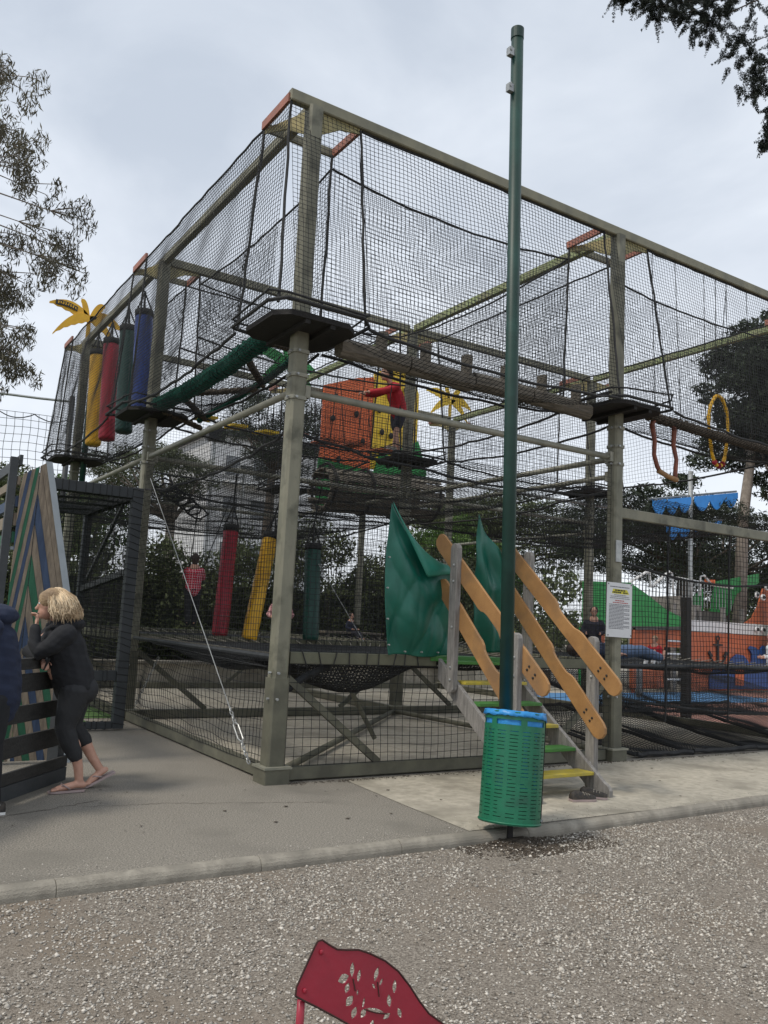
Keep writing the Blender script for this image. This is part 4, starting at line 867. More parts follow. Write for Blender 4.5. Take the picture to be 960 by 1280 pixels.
# bin bag: liner with rim folded over the top
n, prof = 72, [(BR - .012, .25), (BR - .016, .5), (BR - .010, H_ - .02), (BR - .004, H_ + .012), (BR + .004, H_ + .012), (BR + .006, H_ - .004), (BR + .008, H_ - .014)]
vs = []
for j, (r, z) in enumerate(prof):
    for k in range(n):
        t_ = 2 * math.pi * k / n; fr = max(0, math.cos(t_ - 4.2)); wob = .004 * math.sin(9 * t_) + .004 * math.sin(17 * t_ + j) + random.uniform(-.002, .002)
        zz = z + wob * .35; 
        if j >= 5: zz -= (.004 + .014 * max(0, math.sin(t_ + 1.9)) ** 2 + random.uniform(0, .004)) * (j - 4)
        vs.append(bp_(t_, zz, r + wob * .6 + (.003 if j == 6 else 0)))
fs = [(j * n + k, j * n + (k + 1) % n, (j + 1) * n + (k + 1) % n, (j + 1) * n + k) for j in range(len(prof) - 1) for k in range(n)]
o = MB().add(vs, fs).build('bin_bag', 'bag_blue', bn, True); s_ = o.modifiers.new('s', 'SOLIDIFY'); s_.thickness = .002
# crumpled loose flap lying over the mouth
vs = []; NN = 16
for j in range(NN + 1):
    for i in range(NN + 1):
        u, v = i / NN * 2 - 1, j / NN * 2 - 1; rr_ = min(1, math.hypot(u, v)) ; t_ = math.atan2(v, u)
        vs.append(B1 + ba * (math.cos(t_) * rr_ * (BR - .012)) + bb * (math.sin(t_) * rr_ * (BR - .012)) + bd * (-.02 - .05 * (1 - rr_) + random.uniform(-.007, .007) + .012 * math.sin(u * 9) * math.sin(v * 7)))
MB().add(vs, [(j * (NN + 1) + i, j * (NN + 1) + i + 1, (j + 1) * (NN + 1) + i + 1, (j + 1) * (NN + 1) + i) for j in range(NN) for i in range(NN)]).build('bag_flap', 'bag_blue', bn)
# pair of shoes by the stairs
def shoe(c, rz, name, parent, m='shoe_black', ln=.24, sole='flipflop'):
    c = Vector(c); Rm = Matrix.Rotation(rz, 3, 'Z'); P = lambda x, y, z: c + Rm @ Vector((x, y, z))
    mb = MB()
    prof = [(-.12, .034, .055), (-.09, .04, .075), (-.05, .037, .07), (0, .04, .055), (.05, .045, .045), (.09, .042, .036), (.118, .028, .025)]
    vs = []
    for x, w, h in prof:
        for k in range(9):
            a = math.pi * k / 8; vs.append(P(x * ln / .24, math.cos(a) * w, .018 + math.sin(a) * h))
    m_ = len(prof); fs = [(i * 9 + k, i * 9 + k + 1, (i + 1) * 9 + k + 1, (i + 1) * 9 + k) for i in range(m_ - 1) for k in range(8)] + [tuple(range(8, -1, -1)), tuple((m_ - 1) * 9 + k for k in range(9))]
    o = mb.add(vs, fs).build(name, m, parent, True)
    out_ = [(x * ln / .24, w + .004) for x, w, h in prof] + [(x * ln / .24, -w - .004) for x, w, h in prof[::-1]]
    MB().prism(out_, c + Vector((0, 0, .010)), Rm @ Vector((1, 0, 0)), Rm @ Vector((0, 1, 0)), .018).build('sole', sole, o)
    lc = MB()
    for x in (.0, .025, .05): lc.tube([P(x, -.03, .055), P(x, 0, .075 - x * .3), P(x, .03, .055)], .005, 4)
    lc.build('lace', 'kerb', o); return o
sh = thing('shoe', (2.22, -1.62, .004), 'small black shoe lying nearer the kerb at the foot of the stairs', 'shoe'); shoe((2.22, -1.62, .006), -.25, 'upper', sh)
sh = thing('shoe', (2.42, -1.58, .004), 'small black shoe touching the end of the stair stringer', 'shoe'); shoe((2.42, -1.56, .006), -.9, 'upper', sh)
# ================================================================== RED CHAIR in the foreground
ch = thing('garden_chair', (-2.25, -5.2, -.08), 'red painted metal garden chair back with cut-out leaves', 'chair')
cO, cX, cY = (0, -5.412, 0), Vector((1, 0, 0)), Vector((0, .16, 1)).normalized()
def pc(x, z): return (x, z / cY.z)
outl = [(-2.50, .655), (-2.497, .672), (-2.452, .742), (-2.444, .752), (-2.432, .753), (-2.415, .741), (-2.395, .729), (-2.37, .724), (-2.34, .720), (-2.31, .708), (-2.27, .687), (-2.235, .660), (-2.205, .625), (-2.18, .590), (-2.155, .560), (-2.11, .528), (-2.085, .498), (-2.09, .47), (-2.12, .452), (-2.17, .45), (-2.22, .475), (-2.28, .52), (-2.34, .558), (-2.40, .596), (-2.45, .626), (-2.475, .640)]
outl = [pc(x, z) for x, z in outl]
def leafhole(x, z, ln, w, a):
    n = 6; up = [(ln * (i / n - .5), w * math.sin(math.pi * i / n) * .5) for i in range(n + 1)]; dn = [(ln * (i / n - .5), -w * math.sin(math.pi * i / n) * .5) for i in range(n - 1, 0, -1)]
    return [pc(x + p * math.cos(a) - q * math.sin(a), z + p * math.sin(a) + q * math.cos(a)) for p, q in up + dn]
holes = [leafhole(-2.357, .682, .032, .013, 1.5), leafhole(-2.380, .668, .030, .020, .2), leafhole(-2.340, .667, .028, .011, 1.35), leafhole(-2.371, .648, .022, .014, 1.2), leafhole(-2.366, .622, .026, .020, .7), leafhole(-2.294, .663, .032, .013, 1.2), leafhole(-2.282, .645, .018, .008, 1.0), leafhole(-2.302, .640, .014, .006, 2.2), leafhole(-2.246, .630, .030, .013, 1.45), leafhole(-2.262, .604, .028, .014, 1.7), leafhole(-2.355, .597, .026, .016, 1.1), leafhole(-2.331, .592, .022, .016, .8), leafhole(-2.300, .592, .050, .008, -.35), leafhole(-2.330, .612, .024, .007, 1.3), leafhole(-2.345, .635, .012, .006, 1.4), leafhole(-2.27, .575, .022, .012, .3), leafhole(-2.235, .575, .024, .012, 2.0), leafhole(-2.31, .565, .022, .012, 1.2)]
bk = plate('backrest', [outl] + holes, .0035, cO, cX, cY, 'chair_red', ch)
rim = MB(); q3 = [Vector(cO) + cX * x + cY * y + Vector((0, -.002, 0)) for x, y in outl]; rim.tube(q3 + [q3[0]], .0022, 5); rim.build('worn_rim', 'rust', bk)
bo = MB()
for x, z in ((-2.436, .730), (-2.478, .662)): c = Vector(cO) + cX * x + cY * (z / cY.z); bo.ellip((c.x, c.y - .004, c.z), (.005, .004, .006), 10, 6)
bo.build('rivet', 'chair_red', bk)['kind'] = 'stuff'
bm2 = MB()
for pts in ([(-2.357, .665), (-2.352, .64)], [(-2.293, .648), (-2.290, .618)], [(-2.33, .60), (-2.30, .588), (-2.27, .58)]):
    bm2.tube([Vector(cO) + cX * x + cY * (z / cY.z) + Vector((0, -.003, 0)) for x, z in pts], .0014, 4)
bm2.build('stem_relief', 'rust', bk)['kind'] = 'stuff'
for x0, x1 in ((-2.46, -2.50), (-2.10, -2.06)):
    MB().tube([(x0 - .02, -5.30, .64 if x0 < -2.3 else .49), (x0 - .022, -5.302, .58 if x0 < -2.3 else .46), (x1, -5.33, .40), (x1, -5.24, -.05)], .009, 8).build('leg', 'chair_red', ch, True)
for x1 in (-2.50, -2.06): MB().tube([(x1, -5.33, .36), (x1, -5.72, .36), (x1, -5.76, -.05)], .009, 8).build('leg', 'chair_red', ch, True)
for k in range(9): MB().beam((-2.50, -5.34 - .046 * k, .372), (-2.06, -5.34 - .046 * k, .372), .034, .008).build('seat_slat', 'chair_red', ch)
# ================================================================== LEFT SIDE: FENCE, CHEVRON HUT, BLACK CAGE
fA, fB = Vector((-3.6, -1.71, 0)), Vector((-1.63, .65, 0)); fd = (fB - fA).normalized(); fn_ = Vector((fd.y, -fd.x, 0))
fe = thing('board_fence', (-2.0, .2, 0), 'dark brown horizontal board fence the two adults lean on', 'fence')
for z0, z1, m_ in ((.965, 1.05, 'fence_wood'), (.79, .93, 'fence_wood'), (.56, .69, 'fence_wood'), (.31, .46, 'fence_wood'), (.115, .205, 'fence_wood'), (.0, .11, 'dark_frame')):
    w = .07 if z0 > .95 else .028; MB().beam(fA + Vector((0, 0, (z0 + z1) / 2)), fB + Vector((0, 0, (z0 + z1) / 2)), w, z1 - z0).build('board', m_, fe, bevel=.003)
for s in (.0, .45, .985):
    c = fA.lerp(fB, s) - fn_ * -.0; c = c + Vector((-fn_.x, -fn_.y, 0)) * .075; MB().beam(c, c + Vector((0, 0, 1.04)), .10, .11, up=tuple(fd)).build('post', 'dark_frame', fe, bevel=.004)
def clip(poly, a, b, c):   # keep a*x+b*y<=c
    out = []
    for i in range(len(poly)):
        p, q = poly[i], poly[(i + 1) % len(poly)]; dp, dq = a * p[0] + b * p[1] - c, a * q[0] + b * q[1] - c
        if dp <= 0: out.append(p)
        if (dp < 0) != (dq < 0) and abs(dp - dq) > 1e-9:
            t_ = dp / (dp - dq); out.append((p[0] + (q[0] - p[0]) * t_, p[1] + (q[1] - p[1]) * t_))
    return out
hut = thing('chevron_hut', (-1.9, 1.6, 0), 'play hut wall of blue, green and natural boards in a chevron pattern', 'play hut')
hY = 1.5
seqc = ['plank_wood', 'paint_blue', 'plank_wood', 'paint_green']
for k in range(-6, 9):
    za = 2.52 - .29 * k; m_ = seqc[(k + 1) % 4]; g = .012
    la = [(-1.935, za - g), (-1.935, za - .29), (-1.935 - .40, za - .29 - 3.7), (-1.935 - .40, za - g - 3.7)]
    ra = [(-1.927, za - g), (-1.927 + .9, za - g - 4.0), (-1.927 + .9, za - .29 - 4.0), (-1.927, za - .29)]
    for arm, poly in (('l', la), ('r', ra)):
        if arm == 'r' and za > 2.9: m_ = 'plank_wood'
        poly = clip(poly, -1, 0, 2.09); poly = clip(poly, -.70, 1, 2.84 + .70 * 1.86); poly = clip(poly, 0, -1, -.03); poly = clip(poly, 1, .225, -1.885 + .225 * 2.84); poly = clip(poly, 1, 0, -1.47)
        if len(poly) >= 3:
            ar = abs(sum(poly[i][0] * poly[(i + 1) % len(poly)][1] - poly[(i + 1) % len(poly)][0] * poly[i][1] for i in range(len(poly)))) / 2
            if ar > .0015: MB().prism(poly, (0, hY + random.uniform(-.004, .004), 0), (1, 0, 0), (0, 0, 1), .024).build('board', m_, hut)
MB().prism([(-1.885, 2.84), (-1.83, 2.84), (-1.40, .95), (-1.40, .0), (-1.465, .0), (-1.465, .95)], (0, hY - .005, 0), (1, 0, 0), (0, 0, 1), .05).build('edge_plank', 'pale_grey' if 'pale_grey' in MATS else mat('pale_grey', (.36, .40, .43), .6, (.30, .34, .37), 6, .2, 60) and 'pale_grey', hut)
for z0, z1, m_ in ((2.59, 2.67, 'plank_wood'), (2.38, 2.48, 'paint_blue'), (2.2, 2.32, 'plank_wood'), (2.04, 2.14, 'paint_green'), (1.97, 2.0, 'pale_grey'), (2.78, 2.88, 'dark_frame')):
    MB().beam((-2.10, hY + .03, (z0 + z1) / 2), (-2.10, 4.4, (z0 + z1) / 2), .03, z1 - z0).build('side_board', m_, hut)
for y in (hY + .05, 3.0, 4.35): MB().beam((-2.16, y, 0), (-2.16, y, 2.85), .07, .07, up=(0, 1, 0)).build('corner_post', 'dark_frame', hut)
cg = thing('entrance_cage', (-.9, 4.9, 0), 'dark grey box frame with black lacing and netting between the hut and the climbing frame', 'cage')
def lace(p, q, w, h, m='dark_frame', up=(0, 0, 1)):
    o = MB().beam(p, q, w, h, up=up).build('frame_beam', m, cg, bevel=.004); p, q = Vector(p), Vector(q); d = (q - p).normalized(); a, b = frame(d, up); n = int((q - p).length / .085); lb_ = MB()
    for i in range(n):
        c = p + d * (.05 + i * .085); sk = d * random.uniform(.0, .05)
        lb_.tube([c - a * (w / 2 + .004) - b * (h / 2 + .004), c + a * (w / 2 + .004) - b * (h / 2 + .004) + sk, c + a * (w / 2 + .004) + b * (h / 2 + .004) + sk, c - a * (w / 2 + .004) + b * (h / 2 + .004), c - a * (w / 2 + .004) - b * (h / 2 + .004)], .005, 4)
    lb_.build('lacing', 'rope_black', o)['kind'] = 'stuff'
X0, X1, Y0, Y1 = -1.55, -.38, 3.6, 6.1
lace((X0, Y0, 2.93), (X1 - .07, Y0, 2.93), .11, .13); lace((X1, Y0, .02), (X1, Y0, 3.0), .13, .12, up=(0, 1, 0))
lace((X1, Y0 + .07, 2.93), (X1, Y1, 2.93), .10, .13); lace((X0, Y1, 2.93), (X1, Y1, 2.93), .10, .13); lace((X1, Y1, 0.02), (X1, Y1, 2.86), .11, .11, up=(0, 1, 0)); lace((X0 - .06, Y0, .02), (X0 - .06, Y0, 3.0), .11, .11, up=(0, 1, 0))
lace((X1, Y0 + .07, 1.95), (X1, Y1 - .06, 1.75), .05, .08); lace((X1, Y0 + .6, 2.86), (X1, Y1 - .3, 1.9), .04, .05); lace((X0, Y0, .62), (X1 - .07, Y0, .66), .05, .12); lace((X0, Y0, .06), (X1 - .07, Y0, .06), .08, .08)
net('net', (X0, Y0 + .02, .1), (X1 - .05, Y0 + .02, .1), (X1 - .05, Y0 + .02, 2.86), (X0, Y0 + .02, 2.86), .06, .004, parent=cg); net('net', (X1, Y0 + .05, .1), (X1, Y1, .1), (X1, Y1, 2.86), (X1, Y0 + .05, 2.86), .06, .004, parent=cg); net('net', (X0, Y1, .1), (X1, Y1, .1), (X1, Y1, 2.86), (X0, Y1, 2.86), .05, .004, parent=cg); net('net', (X0, Y0, 2.86), (X1, Y0, 2.86), (X1, Y1, 2.86), (X0, Y1, 2.86), .06, .004, parent=cg)
# tall ball-stop net far left
nf = thing('ball_net', (-3, 12.2, 0), 'tall pale ball-stop net on posts behind the far left corner', 'net fence')
for x, y in ((-6, 13), (.34, 11.64)):
    MB().tube([(x, y, .4), (x, y, 6.0)], .06, 8).build('post', 'dark_frame', nf, True)
rope((-6, 13, 5.95), (.34, 11.64, 5.88), .028, .05, m='galvanised', parent=nf, name='top_cable')
for i in range(9):
    f0, f1 = i / 9, (i + 1) / 9; a = Vector((-6, 13, 5.55)).lerp(Vector((.34, 11.64, 5.5)), f0); b = Vector((-6, 13, 5.55)).lerp(Vector((.34, 11.64, 5.5)), f1); rope(a, b, .012, .12, m='net_grey', parent=nf, name='scallop_rope')
net('net', (-6, 13, .5), (.34, 11.64, .5), (.34, 11.64, 5.5), (-6, 13, 5.55), .16, .006, parent=nf, m='net_grey', amp=.03)
# ================================================================== PEOPLE
def hand(mb, w, d, up, s=1.0, curl=.5):
    """palm with five separate bent fingers at wrist w, pointing along d"""
    w, d, up = Vector(w), Vector(d).normalized(), Vector(up); sd_ = d.cross(up).normalized(); up = sd_.cross(d).normalized()
    mb.tube([w, w + d * .045 * s, w + d * .085 * s], [.022 * s, .032 * s, .030 * s], 8, True, .55, up)
    for i, (o, ln) in enumerate(((-.026, .062), (-.009, .074), (.009, .070), (.026, .054))):
        a = w + d * .08 * s + sd_ * o * s; b = a + (d * math.cos(curl * .6) - up * math.sin(curl * .6)) * ln * .5 * s; c = b + (d * math.cos(curl * 1.8) - up * math.sin(curl * 1.8)) * ln * .5 * s; mb.tube([a, b, c], [.0095 * s, .009 * s, .0075 * s], 6, True)
    a = w + d * .03 * s - sd_ * .028 * s; mb.tube([a, a + (d * .6 - sd_ * .8) * .03 * s, a + (d * .9 - sd_ * .5 - up * .3) * .058 * s], [.012 * s, .0105 * s, .009 * s], 6, True)
def head(mb, c, f, s=1.0, up=(0, 0, 1)):
    """head volume with nose, brow, lips, chin and ears; c centre of the skull, f facing direction"""
    c, f, up = Vector(c), Vector(f).normalized(), Vector(up); sd_ = f.cross(up).normalized(); up = sd_.cross(f).normalized(); Rm = Matrix((f, sd_, up)).transposed()
    mb.ellip(c + up * .015 * s, (.098 * s, .078 * s, .105 * s), 16, 12, Rm); mb.ellip(c + f * .03 * s - up * .055 * s, (.062 * s, .056 * s, .07 * s), 14, 10, Rm)
    mb.ellip(c + f * .075 * s - up * .098 * s, (.02 * s, .022 * s, .02 * s), 8, 6, Rm)
    mb.tube([c + f * .090 * s + up * .012 * s, c + f * .106 * s - up * .022 * s, c + f * .112 * s - up * .034 * s], [.010 * s, .012 * s, .015 * s], 8, True)
    mb.ellip(c + f * .088 * s - up * .066 * s, (.012 * s, .024 * s, .012 * s), 8, 6, Rm); mb.ellip(c + f * .082 * s + up * .026 * s, (.018 * s, .05 * s, .010 * s), 8, 6, Rm)
    for q in (-1, 1): mb.ellip(c + sd_ * q * .078 * s - f * .005 * s - up * .01 * s, (.018 * s, .010 * s, .03 * s), 8, 6, Rm)
def face_bits(c, f, s, parent):
    c, f = Vector(c), Vector(f).normalized(); up = Vector((0, 0, 1)); sd_ = f.cross(up).normalized()
    for q in (-1, 1):
        e = MB().ellip(c + f * .083 * s + sd_ * q * .032 * s + up * .006 * s, (.011 * s, .013 * s, .008 * s), 8, 6).build('eye', 'paper', parent, True); MB().ellip(c + f * .090 * s + sd_ * q * .032 * s + up * .006 * s, (.006 * s, .006 * s, .006 * s), 8, 6).build('pupil', 'ink_black', e, True)
    MB().ellip(c + f * .092 * s - up * .066 * s, (.008 * s, .022 * s, .005 * s), 8, 6).build('lips', 'cloth_pink', parent, True)
# --- woman leaning on the fence
w = thing('person', (-1.72, .2, 0), 'blonde woman in black hoodie and cropped leggings leaning on the dark fence', 'person')
mb = MB(); F_ = Vector((-.93, .36, -.05)); hc = Vector((-1.965, .2, 1.475))
head(mb, hc, F_); mb.tube([(-1.84, .2, 1.27), (-1.90, .2, 1.36), (-1.945, .2, 1.42)], [.07, .055, .055], 12, True)
mb.tube([(-1.76, .12, .78), (-1.775, .12, .50), (-1.70, .12, .36), (-1.655, .12, .20), (-1.635, .12, .085)], [.085, .055, .053, .038, .033], 12, True)
mb.tube([(-1.70, .28, .78), (-1.69, .28, .52), (-1.60, .28, .40), (-1.51, .27, .24), (-1.445, .26, .145)], [.085, .055, .055, .04, .033], 12, True)
mb.tube([(-1.605, .12, .055), (-1.66, .118, .06), (-1.74, .11, .045), (-1.80, .108, .036)], [.034, .036, .034, .028], 10, True, .8)
for i, (o, ln) in enumerate(((-.03, .035), (-.014, .042), (.002, .044), (.018, .043), (.034, .048))): mb.tube([(-1.80, .108 - o, .034), (-1.80 - ln, .108 - o * 1.05, .030)], [.011, .010 + .003 * (i == 4)], 6, True)
mb.tube([(-1.405, .26, .135), (-1.45, .255, .11), (-1.50, .245, .07), (-1.53, .24, .045)], [.034, .036, .035, .028], 10, True, .8)
for i, (o, ln) in enumerate(((-.03, .035), (-.014, .042), (.002, .044), (.018, .043), (.034, .046))): mb.tube([(-1.53, .24 - o, .040), (-1.53 - ln * .9, .24 - o, .034)], [.011, .010], 6, True)
mb.tube([(-1.85, .2, .95), (-1.85, .2, 1.2)], [.10, .11], 10, True); mb.tube([(-1.74, .2, .82), (-1.82, .2, 1.0)], [.12, .10], 10, True)
mb.tube([(-1.88, .05, 1.24), (-2.05, .07, 1.10), (-2.075, .13, 1.29)], [.06, .045, .028], 10, True); hand(mb, (-2.075, .135, 1.29), (.08, .25, 1), (1, 0, 0), .95, .9)
mb.tube([(-1.90, .33, 1.24), (-2.06, .38, 1.09), (-2.0, .18, 1.03)], [.06, .045, .028], 10, True); hand(mb, (-2.0, .17, 1.03), (.1, -1, -.25), (0, -.2, 1), .95, .8)
body = remesh(mb, 'body', 'skin', w, .0075, 3)
face_bits(hc, F_, 1.0, body)
mb = MB(); mb.tube([(-1.715, .2, .80), (-1.74, .2, .90), (-1.79, .2, 1.02), (-1.845, .2, 1.15), (-1.87, .2, 1.24), (-1.875, .2, 1.29)], [.165, .168, .165, .175, .155, .10], 16, True, 1.12, (0, 1, 0))
mb.tube([(-1.87, .03, 1.245), (-1.96, .03, 1.16), (-2.055, .065, 1.09), (-2.085, .10, 1.17), (-2.08, .13, 1.28)], [.088, .076, .068, .058, .045], 12, True); mb.tube([(-1.885, .37, 1.245), (-2.0, .42, 1.14), (-2.06, .38, 1.085), (-2.0, .19, 1.03)], [.088, .072, .062, .045], 12, True)
mb.ellip((-1.80, .2, 1.325), (.115, .15, .075), 14, 10); mb.tube([(-1.86, .08, 1.33), (-1.95, .12, 1.30), (-1.965, .2, 1.27), (-1.95, .28, 1.30), (-1.86, .32, 1.33)], .035, 8, True)
mb.tube([(-1.70, .06, .84), (-1.60, .2, .84), (-1.70, .34, .84), (-1.84, .3, .83), (-1.85, .12, .83), (-1.70, .06, .84)], .028, 8)
hd = remesh(mb, 'hoodie', 'cloth_black', w, .008, 2, .0075, 12)
mb = MB(); mb.ellip((-1.705, .2, .80), (.150, .175, .13), 16, 12); mb.ellip((-1.655, .13, .80), (.11, .095, .115), 12, 10); mb.ellip((-1.65, .28, .80), (.11, .095, .115), 12, 10)
mb.tube([(-1.735, .12, .80), (-1.765, .12, .62), (-1.785, .12, .50), (-1.745, .12, .40), (-1.685, .12, .285)], [.125, .10, .078, .074, .06], 14, True); mb.tube([(-1.67, .28, .80), (-1.69, .28, .62), (-1.69, .28, .50), (-1.635, .28, .43), (-1.585, .28, .375)], [.125, .10, .078, .07, .062], 14, True)
remesh(mb, 'leggings', 'leggings', w, .008, 3, .0035, 14)
mb = MB(); mb.ellip((-1.935, .2, 1.515), (.125, .112, .098), 16, 12); mb.ellip((-1.90, .2, 1.455), (.105, .122, .115), 16, 12); mb.ellip((-1.86, .2, 1.42), (.09, .13, .08), 14, 10)
hr = remesh(mb, 'hair', 'hair_blonde', w, .010, 3, .010, 16)
st_ = MB(); rh = random.Random(4)
for i in range(900):
    a = rh.uniform(-2.35, 2.35); e = rh.uniform(.15, 1.45); r0 = 1.0
    p0 = Vector((-1.93 + .12 * math.cos(a) * math.cos(e), .2 + .118 * math.sin(a) * math.cos(e), 1.50 + .115 * math.sin(e)))
    p1 = Vector((-1.895 + .148 * math.cos(a) * 1.0, .2 + .148 * math.sin(a), 1.44 + rh.uniform(-.03, .03))); p2 = Vector((-1.87 + (.13 + rh.uniform(0, .025)) * math.cos(a), .2 + (.145 + rh.uniform(0, .025)) * math.sin(a), 1.365 + rh.uniform(-.025, .06)))
    if p1.x < -2.0 or p2.x < -1.99: p1.x = max(p1.x, -2.0); p2.x = max(p2.x, -1.985)
    wv = [Vector((rh.uniform(-.018, .018), rh.uniform(-.018, .018), rh.uniform(-.008, .008))) for _ in range(3)]; p2.z += rh.choice((0, 0, -.03, .03)); p2 += Vector((rh.uniform(-.02, .012), rh.uniform(-.02, .01), 0))
    st_.tube([p0, p0.lerp(p1, .5) + wv[0] + (p0 - hc).normalized() * .012, p1 + wv[1], p1.lerp(p2, .5) + wv[2], p2], [.002, .0034, .0036, .003, .001], 4)
st_.build('hair_strands', mat('hair_light', (.72, .57, .38), .55, (.42, .30, .18), 9, contrast=(.36, .58), island=.35), hr, True)['kind'] = 'stuff'
def flop(c, d, up, name, parent):
    c, d = Vector(c), Vector(d).normalized(); s = d.cross(Vector(up)).normalized(); u = s.cross(d)
    ol = [(-.135, .03), (-.12, .04), (-.05, .036), (.03, .043), (.09, .046), (.125, .035), (.142, .012), (.142, -.012), (.125, -.035), (.09, -.046), (.03, -.043), (-.05, -.036), (-.12, -.04), (-.135, -.03)]
    o = MB().prism(ol, c, d, s, .017).build(name, 'flipflop', parent, bevel=.002)
    MB().tube([c + d * .07 + u * .006, c + d * .06 + u * .03, c + d * .035 + s * .03 + u * .055, c - d * .02 + s * .043 + u * .02], .006, 6).build('strap', 'flipflop', o, True); MB().tube([c + d * .06 + u * .03, c + d * .035 - s * .03 + u * .055, c - d * .02 - s * .043 + u * .02], .006, 6).build('strap', 'flipflop', o, True)
flop((-1.73, .112, .012), (-1, -.03, 0), (0, 0, 1), 'flip_flop', w); flop((-1.445, .25, .062), (-1, -.05, -.46), (-.4, 0, 1), 'flip_flop', w)
ph_ = MB().beam((-2.0, .10, .97), (-1.97, .06, 1.06), .07, .012, up=(1, 0, 0)).build('phone', 'ink_black', None, bevel=.003); tag(ph_, 'black phone in the hand of the blonde woman', 'phone')
# --- man cut by the left edge
m_ = thing('person', (-2.45, -.36, 0), 'person in navy hoodie and black trousers, half cut by the left edge', 'person')
mb = MB(); mc_ = Vector((-2.66, -.33, 1.55)); Fm = Vector((-.8, .55, -.1)); head(mb, mc_, Fm, 1.05); mb.tube([(-2.53, -.35, 1.32), (-2.62, -.34, 1.46)], [.075, .062], 12, True)
mb.tube([(-2.43, -.36, .85), (-2.47, -.36, 1.1), (-2.5, -.36, 1.25)], [.14, .14, .13], 12, True)
for y, dx in ((-.46, 0), (-.27, -.10)): mb.tube([(-2.43, y, .82), (-2.42 + dx, y, .45), (-2.38 + dx, y, .08)], [.09, .055, .04], 12, True)
mb.tube([(-2.52, -.55, 1.28), (-2.74, -.50, 1.06), (-2.80, -.30, 1.09)], [.06, .045, .03], 10, True); hand(mb, (-2.80, -.29, 1.09), (-.2, 1, 0), (0, 0, 1), 1.05, .8)
mb.tube([(-2.52, -.17, 1.28), (-2.72, -.14, 1.10), (-2.62, .02, 1.09)], [.06, .045, .03], 10, True); hand(mb, (-2.62, .03, 1.09), (.2, 1, 0), (0, 0, 1), 1.05, .8)
bd_ = remesh(mb, 'body', 'skin', m_, .009, 3); face_bits(mc_, Fm, 1.05, bd_)
mb = MB(); mb.tube([(-2.40, -.36, .76), (-2.41, -.36, .90), (-2.44, -.36, 1.05), (-2.48, -.36, 1.2), (-2.52, -.36, 1.33)], [.18, .185, .19, .19, .12], 16, True, 1.12, (0, 1, 0)); mb.ellip((-2.43, -.36, 1.375), (.14, .16, .08), 14, 10)
mb.tube([(-2.51, -.56, 1.28), (-2.62, -.56, 1.16), (-2.74, -.50, 1.05), (-2.80, -.33, 1.09)], [.095, .082, .07, .05], 12, True); mb.tube([(-2.51, -.16, 1.28), (-2.72, -.14, 1.09), (-2.63, .0, 1.09)], [.09, .07, .05], 12, True)
remesh(mb, 'hoodie', 'cloth_navy', m_, .009, 2, .009, 11)
mb = MB(); mb.ellip((-2.41, -.36, .80), (.15, .17, .14), 14, 10)
for y, dx in ((-.46, 0), (-.27, -.10)): mb.tube([(-2.41, y, .80), (-2.41 + dx, y, .48), (-2.37 + dx, y, .10)], [.12, .085, .07], 14, True)
remesh(mb, 'trousers', 'cloth_black', m_, .01, 3, .005, 8)
for y, dx in ((-.46, 0), (-.27, -.10)):
    s_ = shoe((-2.42 + dx, y, .0), math.pi, 'trainer', m_, 'shoe_black', .30, 'white_paint')
    for q in (-.03, 0, .03): MB().beam((-2.36 + dx + q, y - .043, .03), (-2.345 + dx + q, y - .035, .075), .012, .006).build('stripe', 'white_paint', s_)
# --- child in red on the planks
c1 = thing('person', (4.03, 4.4, 4.27), 'child in red sweater and dark shorts reaching along the plank bridge', 'person')
mb = MB(); hc = Vector((3.77, 4.4, 5.55)); Fc = Vector((-1, .1, -.1)); head(mb, hc, Fc, .92); mb.tube([(3.90, 4.4, 5.36), (3.82, 4.4, 5.47)], [.05, .045], 10, True)
for y, x0, x1 in ((4.31, 3.98, 3.92), (4.48, 4.06, 4.12)):
    mb.tube([(4.03, y, 4.95), (x0, y, 4.64), (x1 + .02, y, 4.33)], [.075, .048, .035], 10, True); mb.tube([(x1 + .04, y, 4.315), (x1 - .12, y, 4.31)], [.032, .028], 8, True)
mb.tube([(4.05, 4.4, 4.98), (3.98, 4.4, 5.2), (3.93, 4.4, 5.32)], [.10, .10, .10], 10, True)
mb.tube([(3.9, 4.29, 5.33), (3.62, 4.26, 5.20), (3.36, 4.25, 5.13)], [.05, .038, .028], 10, True); hand(mb, (3.36, 4.25, 5.13), (-1, 0, -.1), (0, 0, 1), .85, .9)
mb.tube([(3.9, 4.5, 5.33), (3.66, 4.55, 5.2), (3.46, 4.55, 5.18)], [.05, .038, .028], 10, True); hand(mb, (3.46, 4.55, 5.18), (-1, 0, .1), (0, 0, 1), .85, .9)
bd_ = remesh(mb, 'body', 'skin', c1, .009, 2); face_bits(hc, Fc, .92, bd_)
mb = MB(); mb.tube([(4.06, 4.4, 4.93), (4.03, 4.4, 5.08), (3.97, 4.4, 5.22), (3.92, 4.4, 5.34)], [.135, .13, .135, .105], 14, True, 1.15, (0, 1, 0)); mb.tube([(3.91, 4.28, 5.34), (3.76, 4.26, 5.25), (3.62, 4.255, 5.20), (3.40, 4.25, 5.14)], [.07, .058, .052, .042], 12, True); mb.tube([(3.91, 4.51, 5.34), (3.66, 4.55, 5.21), (3.50, 4.55, 5.185)], [.07, .055, .042], 12, True)
remesh(mb, 'sweater', 'cloth_red', c1, .01, 3, .005, 9)
mb = MB(); mb.ellip((4.06, 4.4, 4.93), (.13, .15, .10), 12, 10)
for y, x0 in ((4.32, 4.0), (4.48, 4.07)): mb.tube([(4.05, y, 4.90), (x0, y, 4.70)], [.095, .082], 12, True)
remesh(mb, 'shorts', 'cloth_shorts', c1, .01, 3)
